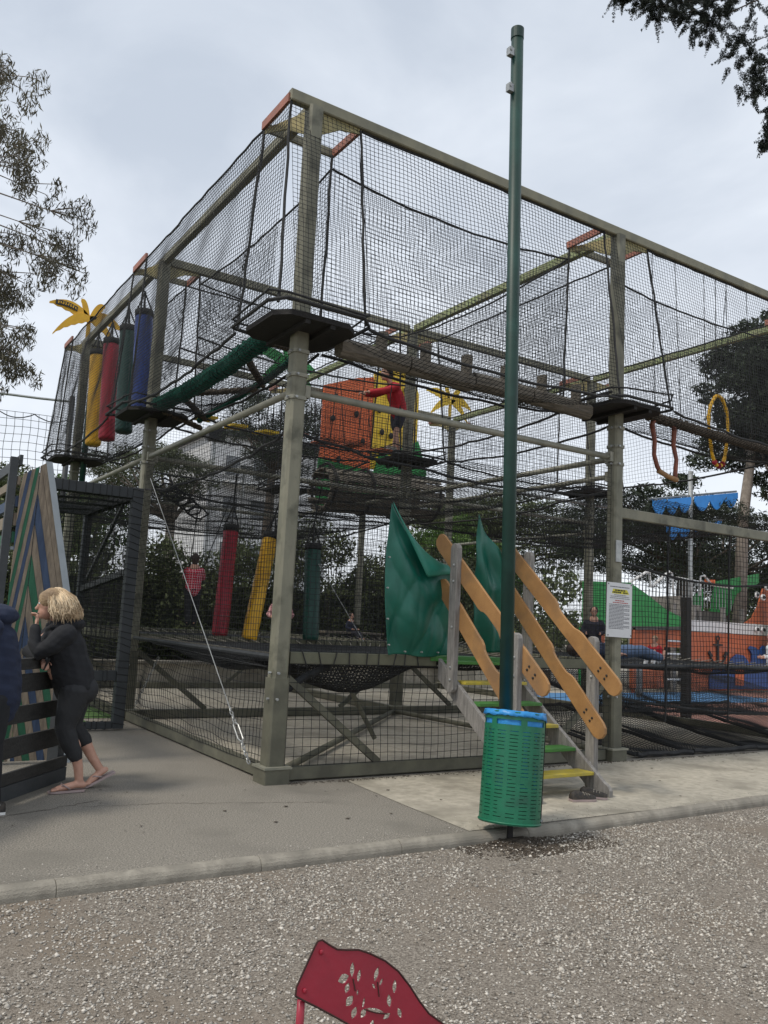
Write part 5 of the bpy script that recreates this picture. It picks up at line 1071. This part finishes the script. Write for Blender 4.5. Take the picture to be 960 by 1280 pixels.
mb = MB(); mb.ellip((3.80, 4.4, 5.59), (.098, .088, .085), 12, 10); mb.ellip((3.83, 4.4, 5.54), (.075, .085, .085), 12, 10); remesh(mb, 'hair', 'hair_brown', c1, .01, 2, .004, 25)
for y, x in ((4.31, 3.87), (4.48, 4.09)): shoe((x, y, 4.265), math.pi, 'shoe', c1, 'kerb', .21, 'white_paint')
def simple_person(name_label, c, f, s, top_m, leg_m, hair_m, pose='stand', lean=0, long_hair=False, parent_loc=None):
    """c = ground point between the feet, f = facing, s = height in metres"""
    c = Vector(c); f = Vector(f).normalized(); up = Vector((0, 0, 1)); sd_ = f.cross(up); t = thing('person', c, name_label, 'person'); k = s / 1.7
    P = lambda a, b, z: c + f * a * k + sd_ * b * k + up * z * k
    hp = .88 if pose in ('stand', 'arm_up', 'hang') else (.20 if pose == 'sit' else .38); tz = hp + .5; mb = MB(); cl = MB(); lg = MB()
    hcz = hp + .72; hc = P(.02 + lean, 0, hcz); head(mb, hc, f, k * 1.0); mb.tube([P(lean * .8, 0, tz - .02), P(lean, 0, tz + .12)], [.055 * k, .05 * k], 10, True); mb.tube([P(0, 0, hp), P(lean * .8, 0, tz)], [.12 * k, .13 * k], 10, True)
    for q in (-1, 1):
        if pose == 'sit': kn, ft = P(.40, q * .12, hp + .06), P(.55, q * .12, .06 if hp > .5 else hp - .15)
        elif pose == 'kneel': kn, ft = P(.12, q * .12, .06), P(-.30, q * .12, .05)
        elif pose == 'hang': kn, ft = P(.06 * q, q * .09, .47), P(-.05 + .08 * q, q * .07, .10)
        else: kn, ft = P(.02, q * .10, .47), P(-.02, q * .10, .07)
        mb.tube([P(0, q * .09, hp), kn, ft], [.08 * k, .055 * k, .038 * k], 10, True); lg.tube([P(0, q * .09, hp), kn, ft], [.115 * k, .085 * k, .07 * k], 12, True)
        mb.tube([ft + f * -.02, ft + f * .12 * k - up * .02], [.038 * k, .03 * k], 8, True)
        if pose == 'arm_up' and q == 1: el, ha, hd_ = P(.22, q * .24, tz + .05), P(.32, q * .24, tz + .33), (.1, 0, 1)
        elif pose == 'hang': el, ha, hd_ = P(.16, q * .22, tz - .22), P(.28, q * .04, tz - .05), (0, 0, 1)
        else: el, ha, hd_ = P(.02, q * .27, tz - .25), P(.20, q * .16, tz - .32), f
        sh_ = P(lean * .8, q * .17, tz - .05); mb.tube([sh_, el, ha], [.05 * k, .042 * k, .03 * k], 8, True); hand(mb, ha, hd_, sd_, k, .6); cl.tube([sh_, el, el.lerp(ha, .25 if top_m == 'cloth_pink' else .9)], [.08 * k, .062 * k, .052 * k], 10, True)
    bd_ = remesh(mb, 'body', 'skin', t, .012 if k > .7 else .009, 2); face_bits(hc, f, k, bd_)
    cl.tube([P(0, 0, hp - .02), P(0, 0, hp + .2), P(lean * .7, 0, tz - .08), P(lean * .8, 0, tz)], [.16 * k, .155 * k, .17 * k, .11 * k], 14, True, 1.2, tuple(sd_)); remesh(cl, 'top', top_m, t, .011, 3, .004, 9)
    lg.ellip(P(0, 0, hp), (.15 * k, .17 * k, .12 * k), 12, 10); remesh(lg, 'trousers', leg_m, t, .011, 3, .003, 9)
    hm = MB(); hm.ellip(hc - f * .02 * k + up * .035 * k, (.105 * k, .1 * k, .095 * k), 12, 10)
    hm.ellip(hc - f * .045 * k, (.08 * k, .095 * k, (.16 if long_hair else .09) * k), 12, 10); remesh(hm, 'hair', hair_m, t, .01, 2, .004, 20)
    return t
kid = simple_person('child in red plaid shirt and black leggings hanging above the trampoline', (.80, 4.55, 1.27), (.35, .9, 0), 1.02, 'plaid', 'cloth_black', 'hair_brown', 'hang', long_hair=True)
for q in (-.06, .1): tag(rope((.8 + q, 4.66, 1.88), (1.0 + q * 3, 4.6, ZN + .1), .008, 0, name='bungee_rope'), 'thin dark rope holding the child in plaid, %s one' % ('left' if q < 0 else 'right'), 'rope')
simple_person('adult in pink shirt and blue jeans standing half hidden behind the corner post', (4.82, 9.95, .44), (-.35, -.9, 0), 1.62, 'cloth_pink', 'cloth_jeans', 'hair_brown')
bh = thing('bench', (6.75, 10.1, .44), 'plain dark bench in front of the hedge with a seated child', 'bench')
MB().box(6.75, 10.1, 1.2, 1.6, .4, .05).build('seat', 'log_wood', bh, bevel=.005)
for x in (6.05, 7.45): MB().box(x, 10.1, .8, .08, .34, .74).build('leg', 'log_wood', bh)
simple_person('small child in navy and white top sitting on the dark bench', (6.7, 10.05, 1.06), (.3, -.9, 0), .98, 'cloth_navy', 'cloth_shorts', 'hair_brown', 'sit')
simple_person('child with raised hand kneeling behind the stair handrails', (6.72, 2.5, 1.08), (-.75, -.6, 0), 1.12, 'cloth_shorts', 'cloth_shorts', 'hair_brown', 'arm_up' if False else 'kneel')
simple_person('toddler in red with blonde hair sitting on the right hand trampoline', (7.45, 1.9, .98), (-.9, -.3, 0), .80, 'cloth_red', 'cloth_white', 'hair_blonde', 'sit')
simple_person('distant adult in pale shirt at the right edge before the ship', (15.5, 5.0, .02), (-.6, .6, 0), 1.72, 'cloth_white', 'cloth_shorts', 'hair_brown')
ly_ = thing('person', (6.6, 1.6, 1.1), 'person in blue jeans lying on the right hand trampoline', 'person')
mb = MB(); lc_ = Vector((5.55, 1.75, 1.22)); head(mb, lc_, (0, 0, 1), .9, (-1, 0, 0)); mb.tube([(5.65, 1.75, 1.2), (6.25, 1.68, 1.2)], [.10, .12], 10, True)
for q in (-.09, .1): mb.tube([(6.25, 1.68 + q, 1.2), (6.7, 1.62 + q, 1.24), (7.12, 1.6 + q, 1.14)], [.07, .05, .035], 8, True); mb.tube([(7.15, 1.6 + q, 1.14), (7.2, 1.6 + q, 1.24)], [.035, .025], 8, True); mb.tube([(5.75, 1.75 + q * 1.9, 1.2), (6.0, 1.75 + q * 2.8, 1.16), (6.2, 1.7 + q * 2.6, 1.18)], [.045, .038, .028], 8, True); hand(mb, (6.2, 1.7 + q * 2.6, 1.18), (1, 0, 0), (0, 0, 1), .85, .5)
bd_ = remesh(mb, 'body', 'skin', ly_, .012, 2); mb = MB(); mb.ellip((6.25, 1.68, 1.2), (.14, .16, .11), 12, 8)
for q in (-.09, .1): mb.tube([(6.25, 1.68 + q, 1.2), (6.7, 1.62 + q, 1.24), (7.08, 1.6 + q, 1.15)], [.10, .085, .065], 12, True)
remesh(mb, 'trousers', 'cloth_jeans', ly_, .011, 3); mb = MB(); mb.tube([(5.70, 1.75, 1.2), (6.22, 1.68, 1.2)], [.13, .14], 12, True, 1.15, (0, 1, 0))
for q in (-.1, .11): mb.tube([(5.75, 1.75 + q * 1.6, 1.2), (6.0, 1.75 + q * 2.5, 1.17)], [.07, .06], 10, True)
remesh(mb, 'top', 'cloth_navy', ly_, .011, 3, .004); mb = MB(); mb.ellip((5.50, 1.75, 1.22), (.10, .09, .10), 12, 8); remesh(mb, 'hair', 'hair_brown', ly_, .01, 2, .003, 20)
# ================================================================== PIRATE SHIP PLAYGROUND
sp = thing('play_ship', (16, 8, 0), 'large orange and green play ship with anchor and blue waves', 'play ship')
def bd2(name, poly, y, m, th=.05, parent=sp): return MB().prism(poly, (0, y, 0), (1, 0, 0), (0, 0, 1), th).build(name, m, parent)
for x0 in np.arange(16.21, 19.9, .9): bd2('hull_board', [(x0, .05), (x0 + .89, .05), (x0 + .89, 1.65), (x0, 1.65)], 8, 'board_orange')
for x0 in np.arange(16.21, 19.9, .9): bd2('white_strip', [(x0, 1.66), (x0 + .89, 1.66), (x0 + .89, 1.97), (x0, 1.97)], 7.98, 'white_paint')
bd2('hull_board', [(14.01, .1), (14.95, .1), (14.95, 1.74), (14.01, 1.70)], 8.05, 'board_orange'); bd2('hull_board', [(14.97, .1), (15.3, .1), (15.3, 1.75), (14.97, 1.74)], 8.05, 'board_orange'); bd2('hull_board', [(15.32, 1.2), (16.2, 1.2), (16.2, 1.75), (15.32, 1.75)], 8.05, 'board_orange')
MB().box(15.75, 8.5, .8, .9, .05, 1.5).build('dark_opening', 'wall_dark', sp)
ld = MB()
for i in range(4): MB().tube([(15.36, 7.95, .35 + i * .34), (16.1, 7.95, .35 + i * .34)], .025, 6).build('ladder_rung', 'white_paint', sp)
bd2('green_wall', [(12.15, 1.63), (16.1, 1.77), (16.25, 1.93), (15.27, 2.2), (14.46, 2.58), (13.84, 2.83), (12.15, 2.75)], 7.96, 'board_green'); bd2('green_wall', [(12.1, .0), (12.6, .0), (12.6, 1.62), (12.1, 1.6)], 8.0, 'board_green'); bd2('orange_post', [(12.7, 0), (12.85, 0), (12.85, 1.62), (12.7, 1.62)], 7.9, 'board_orange'); bd2('orange_post', [(13.9, 0), (14.0, 0), (14.0, 1.66), (13.9, 1.66)], 7.9, 'board_orange')
bd2('fender', [(12.1, 1.55), (16.1, 1.68), (16.1, 1.78), (12.1, 1.64)], 7.9, 'wall_dark')
bd2('grey_net_panel', [(14.62, 2.5), (16.34, 2.63), (16.34, 1.99), (16.2, 1.95), (15.3, 2.2)], 8.3, 'kerb')
bd2('deck', [(16.3, 2.28), (18.5, 2.26), (18.6, 2.0), (16.5, 2.0)], 8.6, 'wall_dark', .4)
bd2('orange_back', [(16.6, 1.98), (18.7, 1.98), (18.7, 2.24), (16.6, 2.24)], 9.2, 'board_red'); bd2('prow', [(18.9, 1.98), (19.25, 2.15), (19.55, 2.5), (19.82, 3.05), (20.9, 3.2), (20.9, .05), (19.9, .05), (19.9, 1.98)], 8.06, 'board_orange')
bd2('green_wall', [(18.4, 2.1), (19.0, 2.05), (19.4, 2.3), (19.75, 2.9), (20.9, 3.3), (20.9, 3.6), (18.7, 3.2)], 8.9, 'board_green'); bd2('green_slide', [(17.0, 2.27), (18.2, 2.27), (18.2, 2.95)], 8.95, 'board_green')
bd2('green_post', [(19.55, .9), (20.0, .9), (20.0, 3.4), (19.6, 3.3)], 7.7, 'board_green'); bd2('red_cap', [(18.1, 3.08), (18.55, 3.08), (18.55, 3.24), (18.1, 3.22)], 8.8, 'board_red'); bd2('red_cap', [(19.6, 3.42), (20.0, 3.42), (20.0, 3.55), (19.6, 3.5)], 7.68, 'board_red')
for x, z in ((18.8, 2.8), (19.1, 2.75), (19.3, 3.05), (19.75, 2.9), (19.3, 1.82), (19.6, 1.82)):
    MB().tube([(x, 7.93 if z < 2 else 7.6, z), (x, 7.88 if z < 2 else 7.55, z)], .09, 12).build('porthole_ring', 'white_paint', sp); MB().tube([(x, 7.9 if z < 2 else 7.56, z), (x, 7.86 if z < 2 else 7.53, z)], .05, 10).build('porthole', 'ink_black', sp)
wv = [(17.1, .1)] + [(17.1, .45), (17.25, .60), (17.45, .66), (17.62, .58), (17.75, .66), (17.9, .5), (17.95, .72), (18.1, .95), (18.35, 1.08), (18.65, 1.05), (18.85, .9), (18.95, .72), (19.05, .9), (19.05, 1.1), (18.9, 1.25), (19.0, 1.33), (19.2, 1.3), (19.4, 1.2), (19.6, 1.36), (19.9, 1.3), (19.9, .1)]
bd2('wave_board', wv, 7.93, 'board_blue'); bd2('arch', [(18.22, .2), (18.22, .58), (18.3, .7), (18.42, .74), (18.54, .7), (18.6, .58), (18.6, .2)], 7.885, 'board_orange', .02)
an = MB(); 
an.beam((17.5, 7.94, .80), (17.5, 7.94, 1.42), .03, .07, up=(1, 0, 0)).beam((17.3, 7.935, 1.32), (17.7, 7.935, 1.32), .03, .05); an.tube([(17.5 + .07 * math.cos(a), 7.94, 1.50 + .07 * math.sin(a)) for a in [k * math.pi / 6 for k in range(13)]], .018, 6); an.tube([(17.5 + .36 * math.cos(a), 7.94, 1.10 + .32 * math.sin(a)) for a in [math.pi + k * math.pi / 12 for k in range(1, 12)]], .03, 6); an.beam((17.10, 7.94, 1.12), (17.22, 7.94, .98), .03, .1); an.beam((17.90, 7.94, 1.12), (17.78, 7.94, .98), .03, .1)
an.build('anchor', 'ink_black', sp)
# railings: pairs of rising hand rails with bars
for pts in ([(14.2, 2.75), (15.15, 3.22), (15.27, 3.2), (15.32, 2.8)], [(15.35, 2.82), (16.1, 3.30), (16.22, 3.25), (16.3, 2.6)], [(16.4, 3.15), (17.4, 3.1)], [(17.45, 2.7), (17.48, 3.25), (17.65, 3.3), (18.0, 3.05), (19.0, 3.02)]):
    MB().tube([(x, 8.5, z) for x, z in pts], .035, 6).build('hand_rail', 'white_paint', sp)
for i in range(34):
    x = 14.3 + i * .14; zt = 2.8 + (.42 * ((x - 14.2) / 1.0) if x < 15.2 else (.45 * (x - 15.35) / .8 if x < 16.15 else .28)); zt = min(zt, 3.2); MB().tube([(x, 8.5, 2.35), (x, 8.5, zt)], .013, 4).build('rail_bar', 'galvanised', sp)
for x in (15.9, 16.8, 17.0, 18.1, 19.0, 14.6, 14.2): MB().box(x, 8.2, 1.2, .1, .1, 2.4).build('timber_post', 'grey_wood', sp)
MB().tube([(17.03, 8.5, 0), (17.03, 8.5, 6.3)], .07, 10).build('mast', 'galvanised', sp, True)
def sail(x0, z0, x1, z1, h, nsc):
    dx, dz = (x1 - x0), (z1 - z0); pts = [(x0, z0), (x1, z1)]; low = []
    for s_ in range(nsc):
        for k in range(7):
            f = (s_ + k / 6) / nsc; a = math.pi * k / 6; low.append((x0 + dx * f, z0 + dz * f - h * (.36 + .64 * math.sin(a))))
    return pts + low[::-1]
for a in ((15.30, 5.22, 16.94, 5.52, .46, 3), (17.12, 5.56, 19.15, 5.93, .46, 3)): bd2('sail', sail(*a), 8.42, 'sail_blue', .04)
for a in ((15.95, 4.56, 16.95, 4.72, .40, 2), (17.12, 4.76, 18.41, 4.98, .36, 3)): bd2('sail', sail(*a), 8.46, 'sail_blue', .04)
MB().tube([(15.2, 8.5, 5.25), (19.2, 8.5, 5.98)], .035, 6).build('yard', 'galvanised', sp); MB().tube([(15.9, 8.5, 4.58), (18.5, 8.5, 5.02)], .035, 6).build('yard', 'galvanised', sp)
dk = MB().box(9.61, 2.97, 1.1, .14, .14, 2.2).build('padded_post', 'platform_black', None, bevel=.01); tag(dk, 'short black padded post standing right of the notice, before the ship', 'post')
fx = thing('low_fence', (13, 7, 0), 'low grey timber rail in front of the green play ship wall', 'fence')
for x in (9.6, 11.3, 13.0): MB().box(x, 6.9, .45, .1, .1, .9).build('post', 'grey_wood', fx)
MB().beam((9.5, 6.9, .8), (13.2, 6.9, .8), .05, .1).build('rail', 'grey_wood', fx)
# ================================================================== BUILDING FAR BEHIND
bl = thing('white_house', (20, 48, 0), 'white house with dark roof far behind the frame', 'house')
MB().box(20.5, 49, 6.8, 9, 8, 13.2).build('wall', 'render_white', bl)
MB().prism([(15.6, 13.35), (25.4, 13.35), (24.6, 13.75), (16.4, 13.75)], (0, 49, 0), (1, 0, 0), (0, 0, 1), 8.6).build('roof', 'roof_dark', bl)
for x in (17.6, 19.6, 21.8): 
    for z in (11.4, 8.6, 5.6): f_ = MB().box(x, 44.97, z, 1.2, .1, 1.5).build('window', 'white_paint', bl); MB().box(x, 44.9, z, 1.0, .05, 1.3).build('pane', 'glass', f_)
MB().box(19.5, 44.5, 10.2, 5, 1.1, .2).build('balcony', 'white_paint', bl)
lpst = thing('floodlight', (8.2, 20.6, .4), 'floodlight on a thin pole seen above the lower brace', 'lamp')
MB().tube([(8.2, 20.6, .4), (8.2, 20.6, 6.6)], .05, 8).build('pole', 'galvanised', lpst); MB().box(8.2, 20.5, 6.7, .5, .3, .12).build('lamp_head', 'galvanised', lpst); 
lp2 = thing('floodlight', (7.2, 21, .4), 'dark floodlight box on a pole beside the white house', 'lamp'); MB().tube([(7.2, 21.1, .4), (7.2, 21.1, 7.6)], .05, 8).build('pole', 'galvanised', lp2); MB().box(7.2, 21, 7.85, .62, .3, .5).build('lamp_head', 'ink_black', lp2)
# ================================================================== TREES
tree('umbrella_pine', (6.1, 21.6, .4), (6.0, 21.5, 4.6), .22, (5.2, 21.7, 6.2), (2.35, 2.3, .95), 90, 26000, .10, .28, 'leaf_umbrella', 'bark_pale', 'broad umbrella pine with pale limbs behind the left middle post', cr=(.28, .5), flat=.3, limbs=22, shell=.2)
tree('pine_tree', (8.6, 19.2, .4), (8.5, 18.9, 6.5), .2, (8.6, 18.6, 7.8), (1.9, 1.6, 1.7), 60, 20000, .11, .25, 'leaf_pine', 'bark', 'dark pine rising behind the front corner post', cr=(.25, .5), limbs=14, shell=.2)
tree('pine_tree', (19.95, 9.2, 0), (20.3, 8.6, 8.0), .2, (21.2, 7.4, 9.7), (3.0, 3.0, 2.6), 170, 90000, .19, .26, 'leaf_pine', 'bark_pale', 'large dark pine with a leaning trunk behind the ship masts', cr=(.3, .6), limbs=20, shell=.1,
     extra=[((19.2, 9.6, 7.1), (.6, .6, .3)), ((18.7, 10.1, 6.4), (.6, .6, .25)), ((18.1, 10.9, 6.1), (.6, .5, .22)), ((19.8, 9.6, 7.8), (.7, .6, .35)), ((20.4, 9.2, 7.2), (.8, .7, .35)), ((21.2, 8.2, 7.2), (.8, .7, .35)), ((20.9, 8.6, 6.6), (.6, .6, .25)), ((20.6, 8.2, 8.2), (1.0, .9, .6)), ((21.4, 7.6, 7.6), (1.1, .9, .5)), ((19.7, 9.0, 8.6), (.7, .7, .5)), ((22.3, 7.0, 7.2), (1.1, 1, .6)), ((21.0, 8.0, 6.1), (.9, .8, .3))])
tree('pine_tree', (19.5, 10.5, 0), (19.2, 10.4, 3.6), .25, (18.2, 10.5, 4.6), (3.2, 2.6, 1.5), 90, 42000, .13, .25, 'leaf_pine', 'bark', 'low spreading pine behind the green ship wall', cr=(.35, .7), limbs=20, shell=.1)
tree('pine_tree', (15.5, 15.5, 0), (15.5, 15.5, 3.8), .25, (15.6, 15.5, 4.6), (4.2, 2.5, 1.5), 90, 36000, .14, .28, 'leaf_dark', 'bark', 'dark tree behind the second post and stairs', cr=(.4, .8), limbs=20, shell=.1)
tree('pine_tree', (25, 13, 0), (25, 13, 4), .3, (25.5, 12, 4.4), (4, 3, 2.2), 70, 30000, .16, .3, 'leaf_pine', 'bark', 'dark tree beyond the right end of the ship', cr=(.5, .9), limbs=16, shell=.1)
tree('shrub', (12.4, 13.2, .4), (12.4, 13.2, 2.2), .1, (12.2, 13, 3.1), (2.2, 1.4, 1.6), 50, 26000, .11, .45, 'leaf_bright', 'bark', 'bright green bushy tree seen through the stair opening', cr=(.35, .6), limbs=12, shell=.1, cat='shrub')
tree('shrub', (3.4, 26, .4), (3.4, 26, 3.5), .15, (3.4, 26, 4.9), (2.6, 2.2, 1.3), 50, 16000, .15, .45, 'leaf_bright', 'bark', 'pale green tree low behind the umbrella pine', cr=(.4, .7), limbs=12, shell=.1)
tree('shrub', (.2, 15, .4), (.2, 15, 3), .12, (.1, 15, 3.9), (1.6, 1.4, .9), 34, 11000, .11, .45, 'leaf_dark', 'bark', 'dark bush behind the chevron hut', cr=(.35, .6), limbs=10, shell=.1, cat='shrub')
# eucalyptus at the left: hanging narrow leaves on thin limbs
eu = thing('eucalyptus_tree', (-5.2, 3.4, 0), 'eucalyptus with drooping narrow leaves reaching in at the left edge', 'tree')
mb = MB(); mb.tube([(-5.2, 3.4, 0), (-5.1, 3.3, 2), (-4.7, 3.2, 4), (-4.3, 3.1, 5.6), (-4.2, 3.0, 7.6)], [.22, .19, .16, .12, .06], 10)
re_ = random.Random(11); cl = []
targets = [(-1.62, 5.98, .22), (-1.55, 5.72, .20), (-1.95, 5.75, .25), (-1.75, 5.35, .25), (-2.05, 5.2, .28), (-2.15, 6.6, .25), (-1.98, 6.35, .22), (-2.45, 7.25, .28), (-2.3, 6.95, .22), (-2.45, 6.2, .3), (-2.4, 5.6, .3), (-2.2, 4.9, .26), (-2.15, 4.45, .28), (-2.05, 4.1, .20), (-2.35, 4.3, .3), (-2.6, 4.8, .3), (-2.7, 6.6, .3), (-2.75, 7.5, .3), (-2.6, 3.7, .2), (-2.3, 3.72, .14), (-2.9, 5.6, .4), (-3.1, 6.4, .4), (-3.2, 7.2, .4), (-3.0, 4.6, .4), (-1.42, 5.5, .10), (-2.5, 5.15, .25)]
for x, z, r in targets:
    y = 2.95 + re_.uniform(-.35, .35); tr_ = Vector((-4.4 + re_.uniform(-.3, .3), 3.1, min(7.3, max(4.4, z - .3)))); e = Vector((x, y, z)); m1 = tr_.lerp(e, .55) + Vector((0, 0, .25)); mb.tube([tr_, tr_.lerp(m1, .5) + Vector((0, 0, .08)), m1, m1.lerp(e, .6), e], [.022, .016, .011, .007, .004], 5)
    for k in range(5):
        q = e + Vector((re_.uniform(-r, r), re_.uniform(-r, r), re_.uniform(-r * .8, r * .5))); mb.tube([e.lerp(m1, .2), e.lerp(q, .6) + Vector((0, 0, .04)), q, q - Vector((0, 0, r * .6))], [.007, .005, .004, .002], 4); cl.append((tuple(q - Vector((0, 0, r * .2))), (r * .5, r * .5, r * .6)))
mb.build('trunk', 'bark_pale', eu, True); leaves('crown', cl, 17000, .075, .18, 'leaf_eucalyptus', eu, droop=.9)
# cypress branches at the top right corner, very close
cy = thing('cypress_tree', (4.6, -5.6, -.08), 'dark cypress whose feathery branches hang into the top right corner', 'tree')
mb = MB(); mb.tube([(4.6, -5.6, -.08), (4.5, -5.5, 3), (4.3, -5.4, 6), (4.2, -5.3, 9)], [.3, .26, .18, .08], 10)
cl = []
def dist_pt(x, y, z): return Vector((x, y, z))
for (x, y, z, r) in ((1.02, -2.98, 6.27, .05), (1.12, -3.05, 6.28, .07), (1.22, -3.12, 6.24, .10), (1.20, -3.2, 6.10, .10), (1.33, -3.25, 6.2, .13), (1.34, -3.33, 6.02, .11), (1.45, -3.4, 6.12, .15), (1.44, -3.45, 5.92, .12), (1.55, -3.5, 6.0, .15), (1.6, -3.6, 6.2, .18), (1.62, -3.58, 5.72, .12), (1.66, -3.70, 5.5, .12), (1.64, -3.72, 5.34, .09), (1.70, -3.80, 5.12, .06), (1.8, -3.8, 5.7, .2), (1.9, -3.85, 6.1, .25), (2.0, -4.0, 5.4, .22), (1.72, -3.75, 4.93, .04), (1.72, -3.8, 5.0, .05), (2.4, -4.2, 6.2, .3), (2.8, -4.5, 6.5, .4), (3.2, -4.7, 6, .4), (1.48, -3.3, 6.36, .16), (1.7, -3.5, 6.5, .2)):
    e = Vector((x, y, z)); tr_ = Vector((4.25, -5.35, max(4.5, z + .3))); m1 = tr_.lerp(e, .6) + Vector((re_.uniform(-.2, .2), re_.uniform(-.2, .2), re_.uniform(.1, .5))); mb.tube([tr_, tr_.lerp(m1, .5) + Vector((0, 0, .12)), m1, m1.lerp(e, .6) + Vector((0, 0, .05)), e], [.016, .012, .008, .004, .002], 5)
    for k in range(int(10 + r * 90)):
        q = e + Vector((re_.gauss(0, r * .62), re_.gauss(0, r * .62), re_.gauss(0, r * .55))); dv = Vector((re_.uniform(-.8, .5), re_.uniform(-.5, .5), re_.uniform(-1.1, .05))).normalized(); sl = re_.uniform(.05, .13)
        for j in range(6): c_ = q + dv * sl * j / 5 + Vector((0, 0, -.004 * j)); w_ = .024 - .0032 * j; cl.append((tuple(c_), (w_, w_, w_)))
mb.build('trunk', 'bark', cy, True); leaves('crown', cl, 130000, .017, .26, 'leaf_cypress', cy, droop=.4)
# hedge behind the frame: one clipped mass of leaves over a dark core
hg = thing('hedge', (4, 12, .44), 'long dark shaggy hedge behind the trampolines', 'hedge')
cl = []; rx = random.Random(21)
for i in range(330):
    x = rx.uniform(-3.4, 12.8); zt = 3.2 + .5 * math.sin(x * 1.3) + .3 * math.sin(x * 3.1 + 1); z = rx.uniform(.6, zt); cl.append(((x, 11.2 + rx.uniform(-.35, .7), z), (rx.uniform(.3, .6), rx.uniform(.25, .4), rx.uniform(.25, .5))))
leaves('foliage', cl, 95000, .10, .42, 'leaf_dark', hg)['kind'] = 'stuff'
MB().box(4.7, 12.2, 1.3, 16.2, .9, 1.7).build('hedge_shade_core', 'leaf_pine', hg);  # solid dark box standing in for the shade inside the hedge
for i in range(16): MB().tube([(-3 + i, 11.5, .4), (-3 + i + rx.uniform(-.2, .2), 11.5, 1.5), (-3 + i + rx.uniform(-.5, .5), 11.4, 2.8)], [.05, .035, .012], 6).build('stem', 'bark', hg)
cl = []
for i in range(260):
    x = rx.uniform(-40, 70); y = 48 + rx.uniform(-6, 6) - .25 * x; cl.append(((x, y, rx.uniform(.5, 3.8 + 1.5 * math.sin(x * .23))), (rx.uniform(1.2, 2.4), rx.uniform(1, 2), rx.uniform(.9, 1.7))))
fw = leaves('far_wood', cl, 60000, .42, .5, 'leaf_dark'); fw['kind'] = 'stuff';
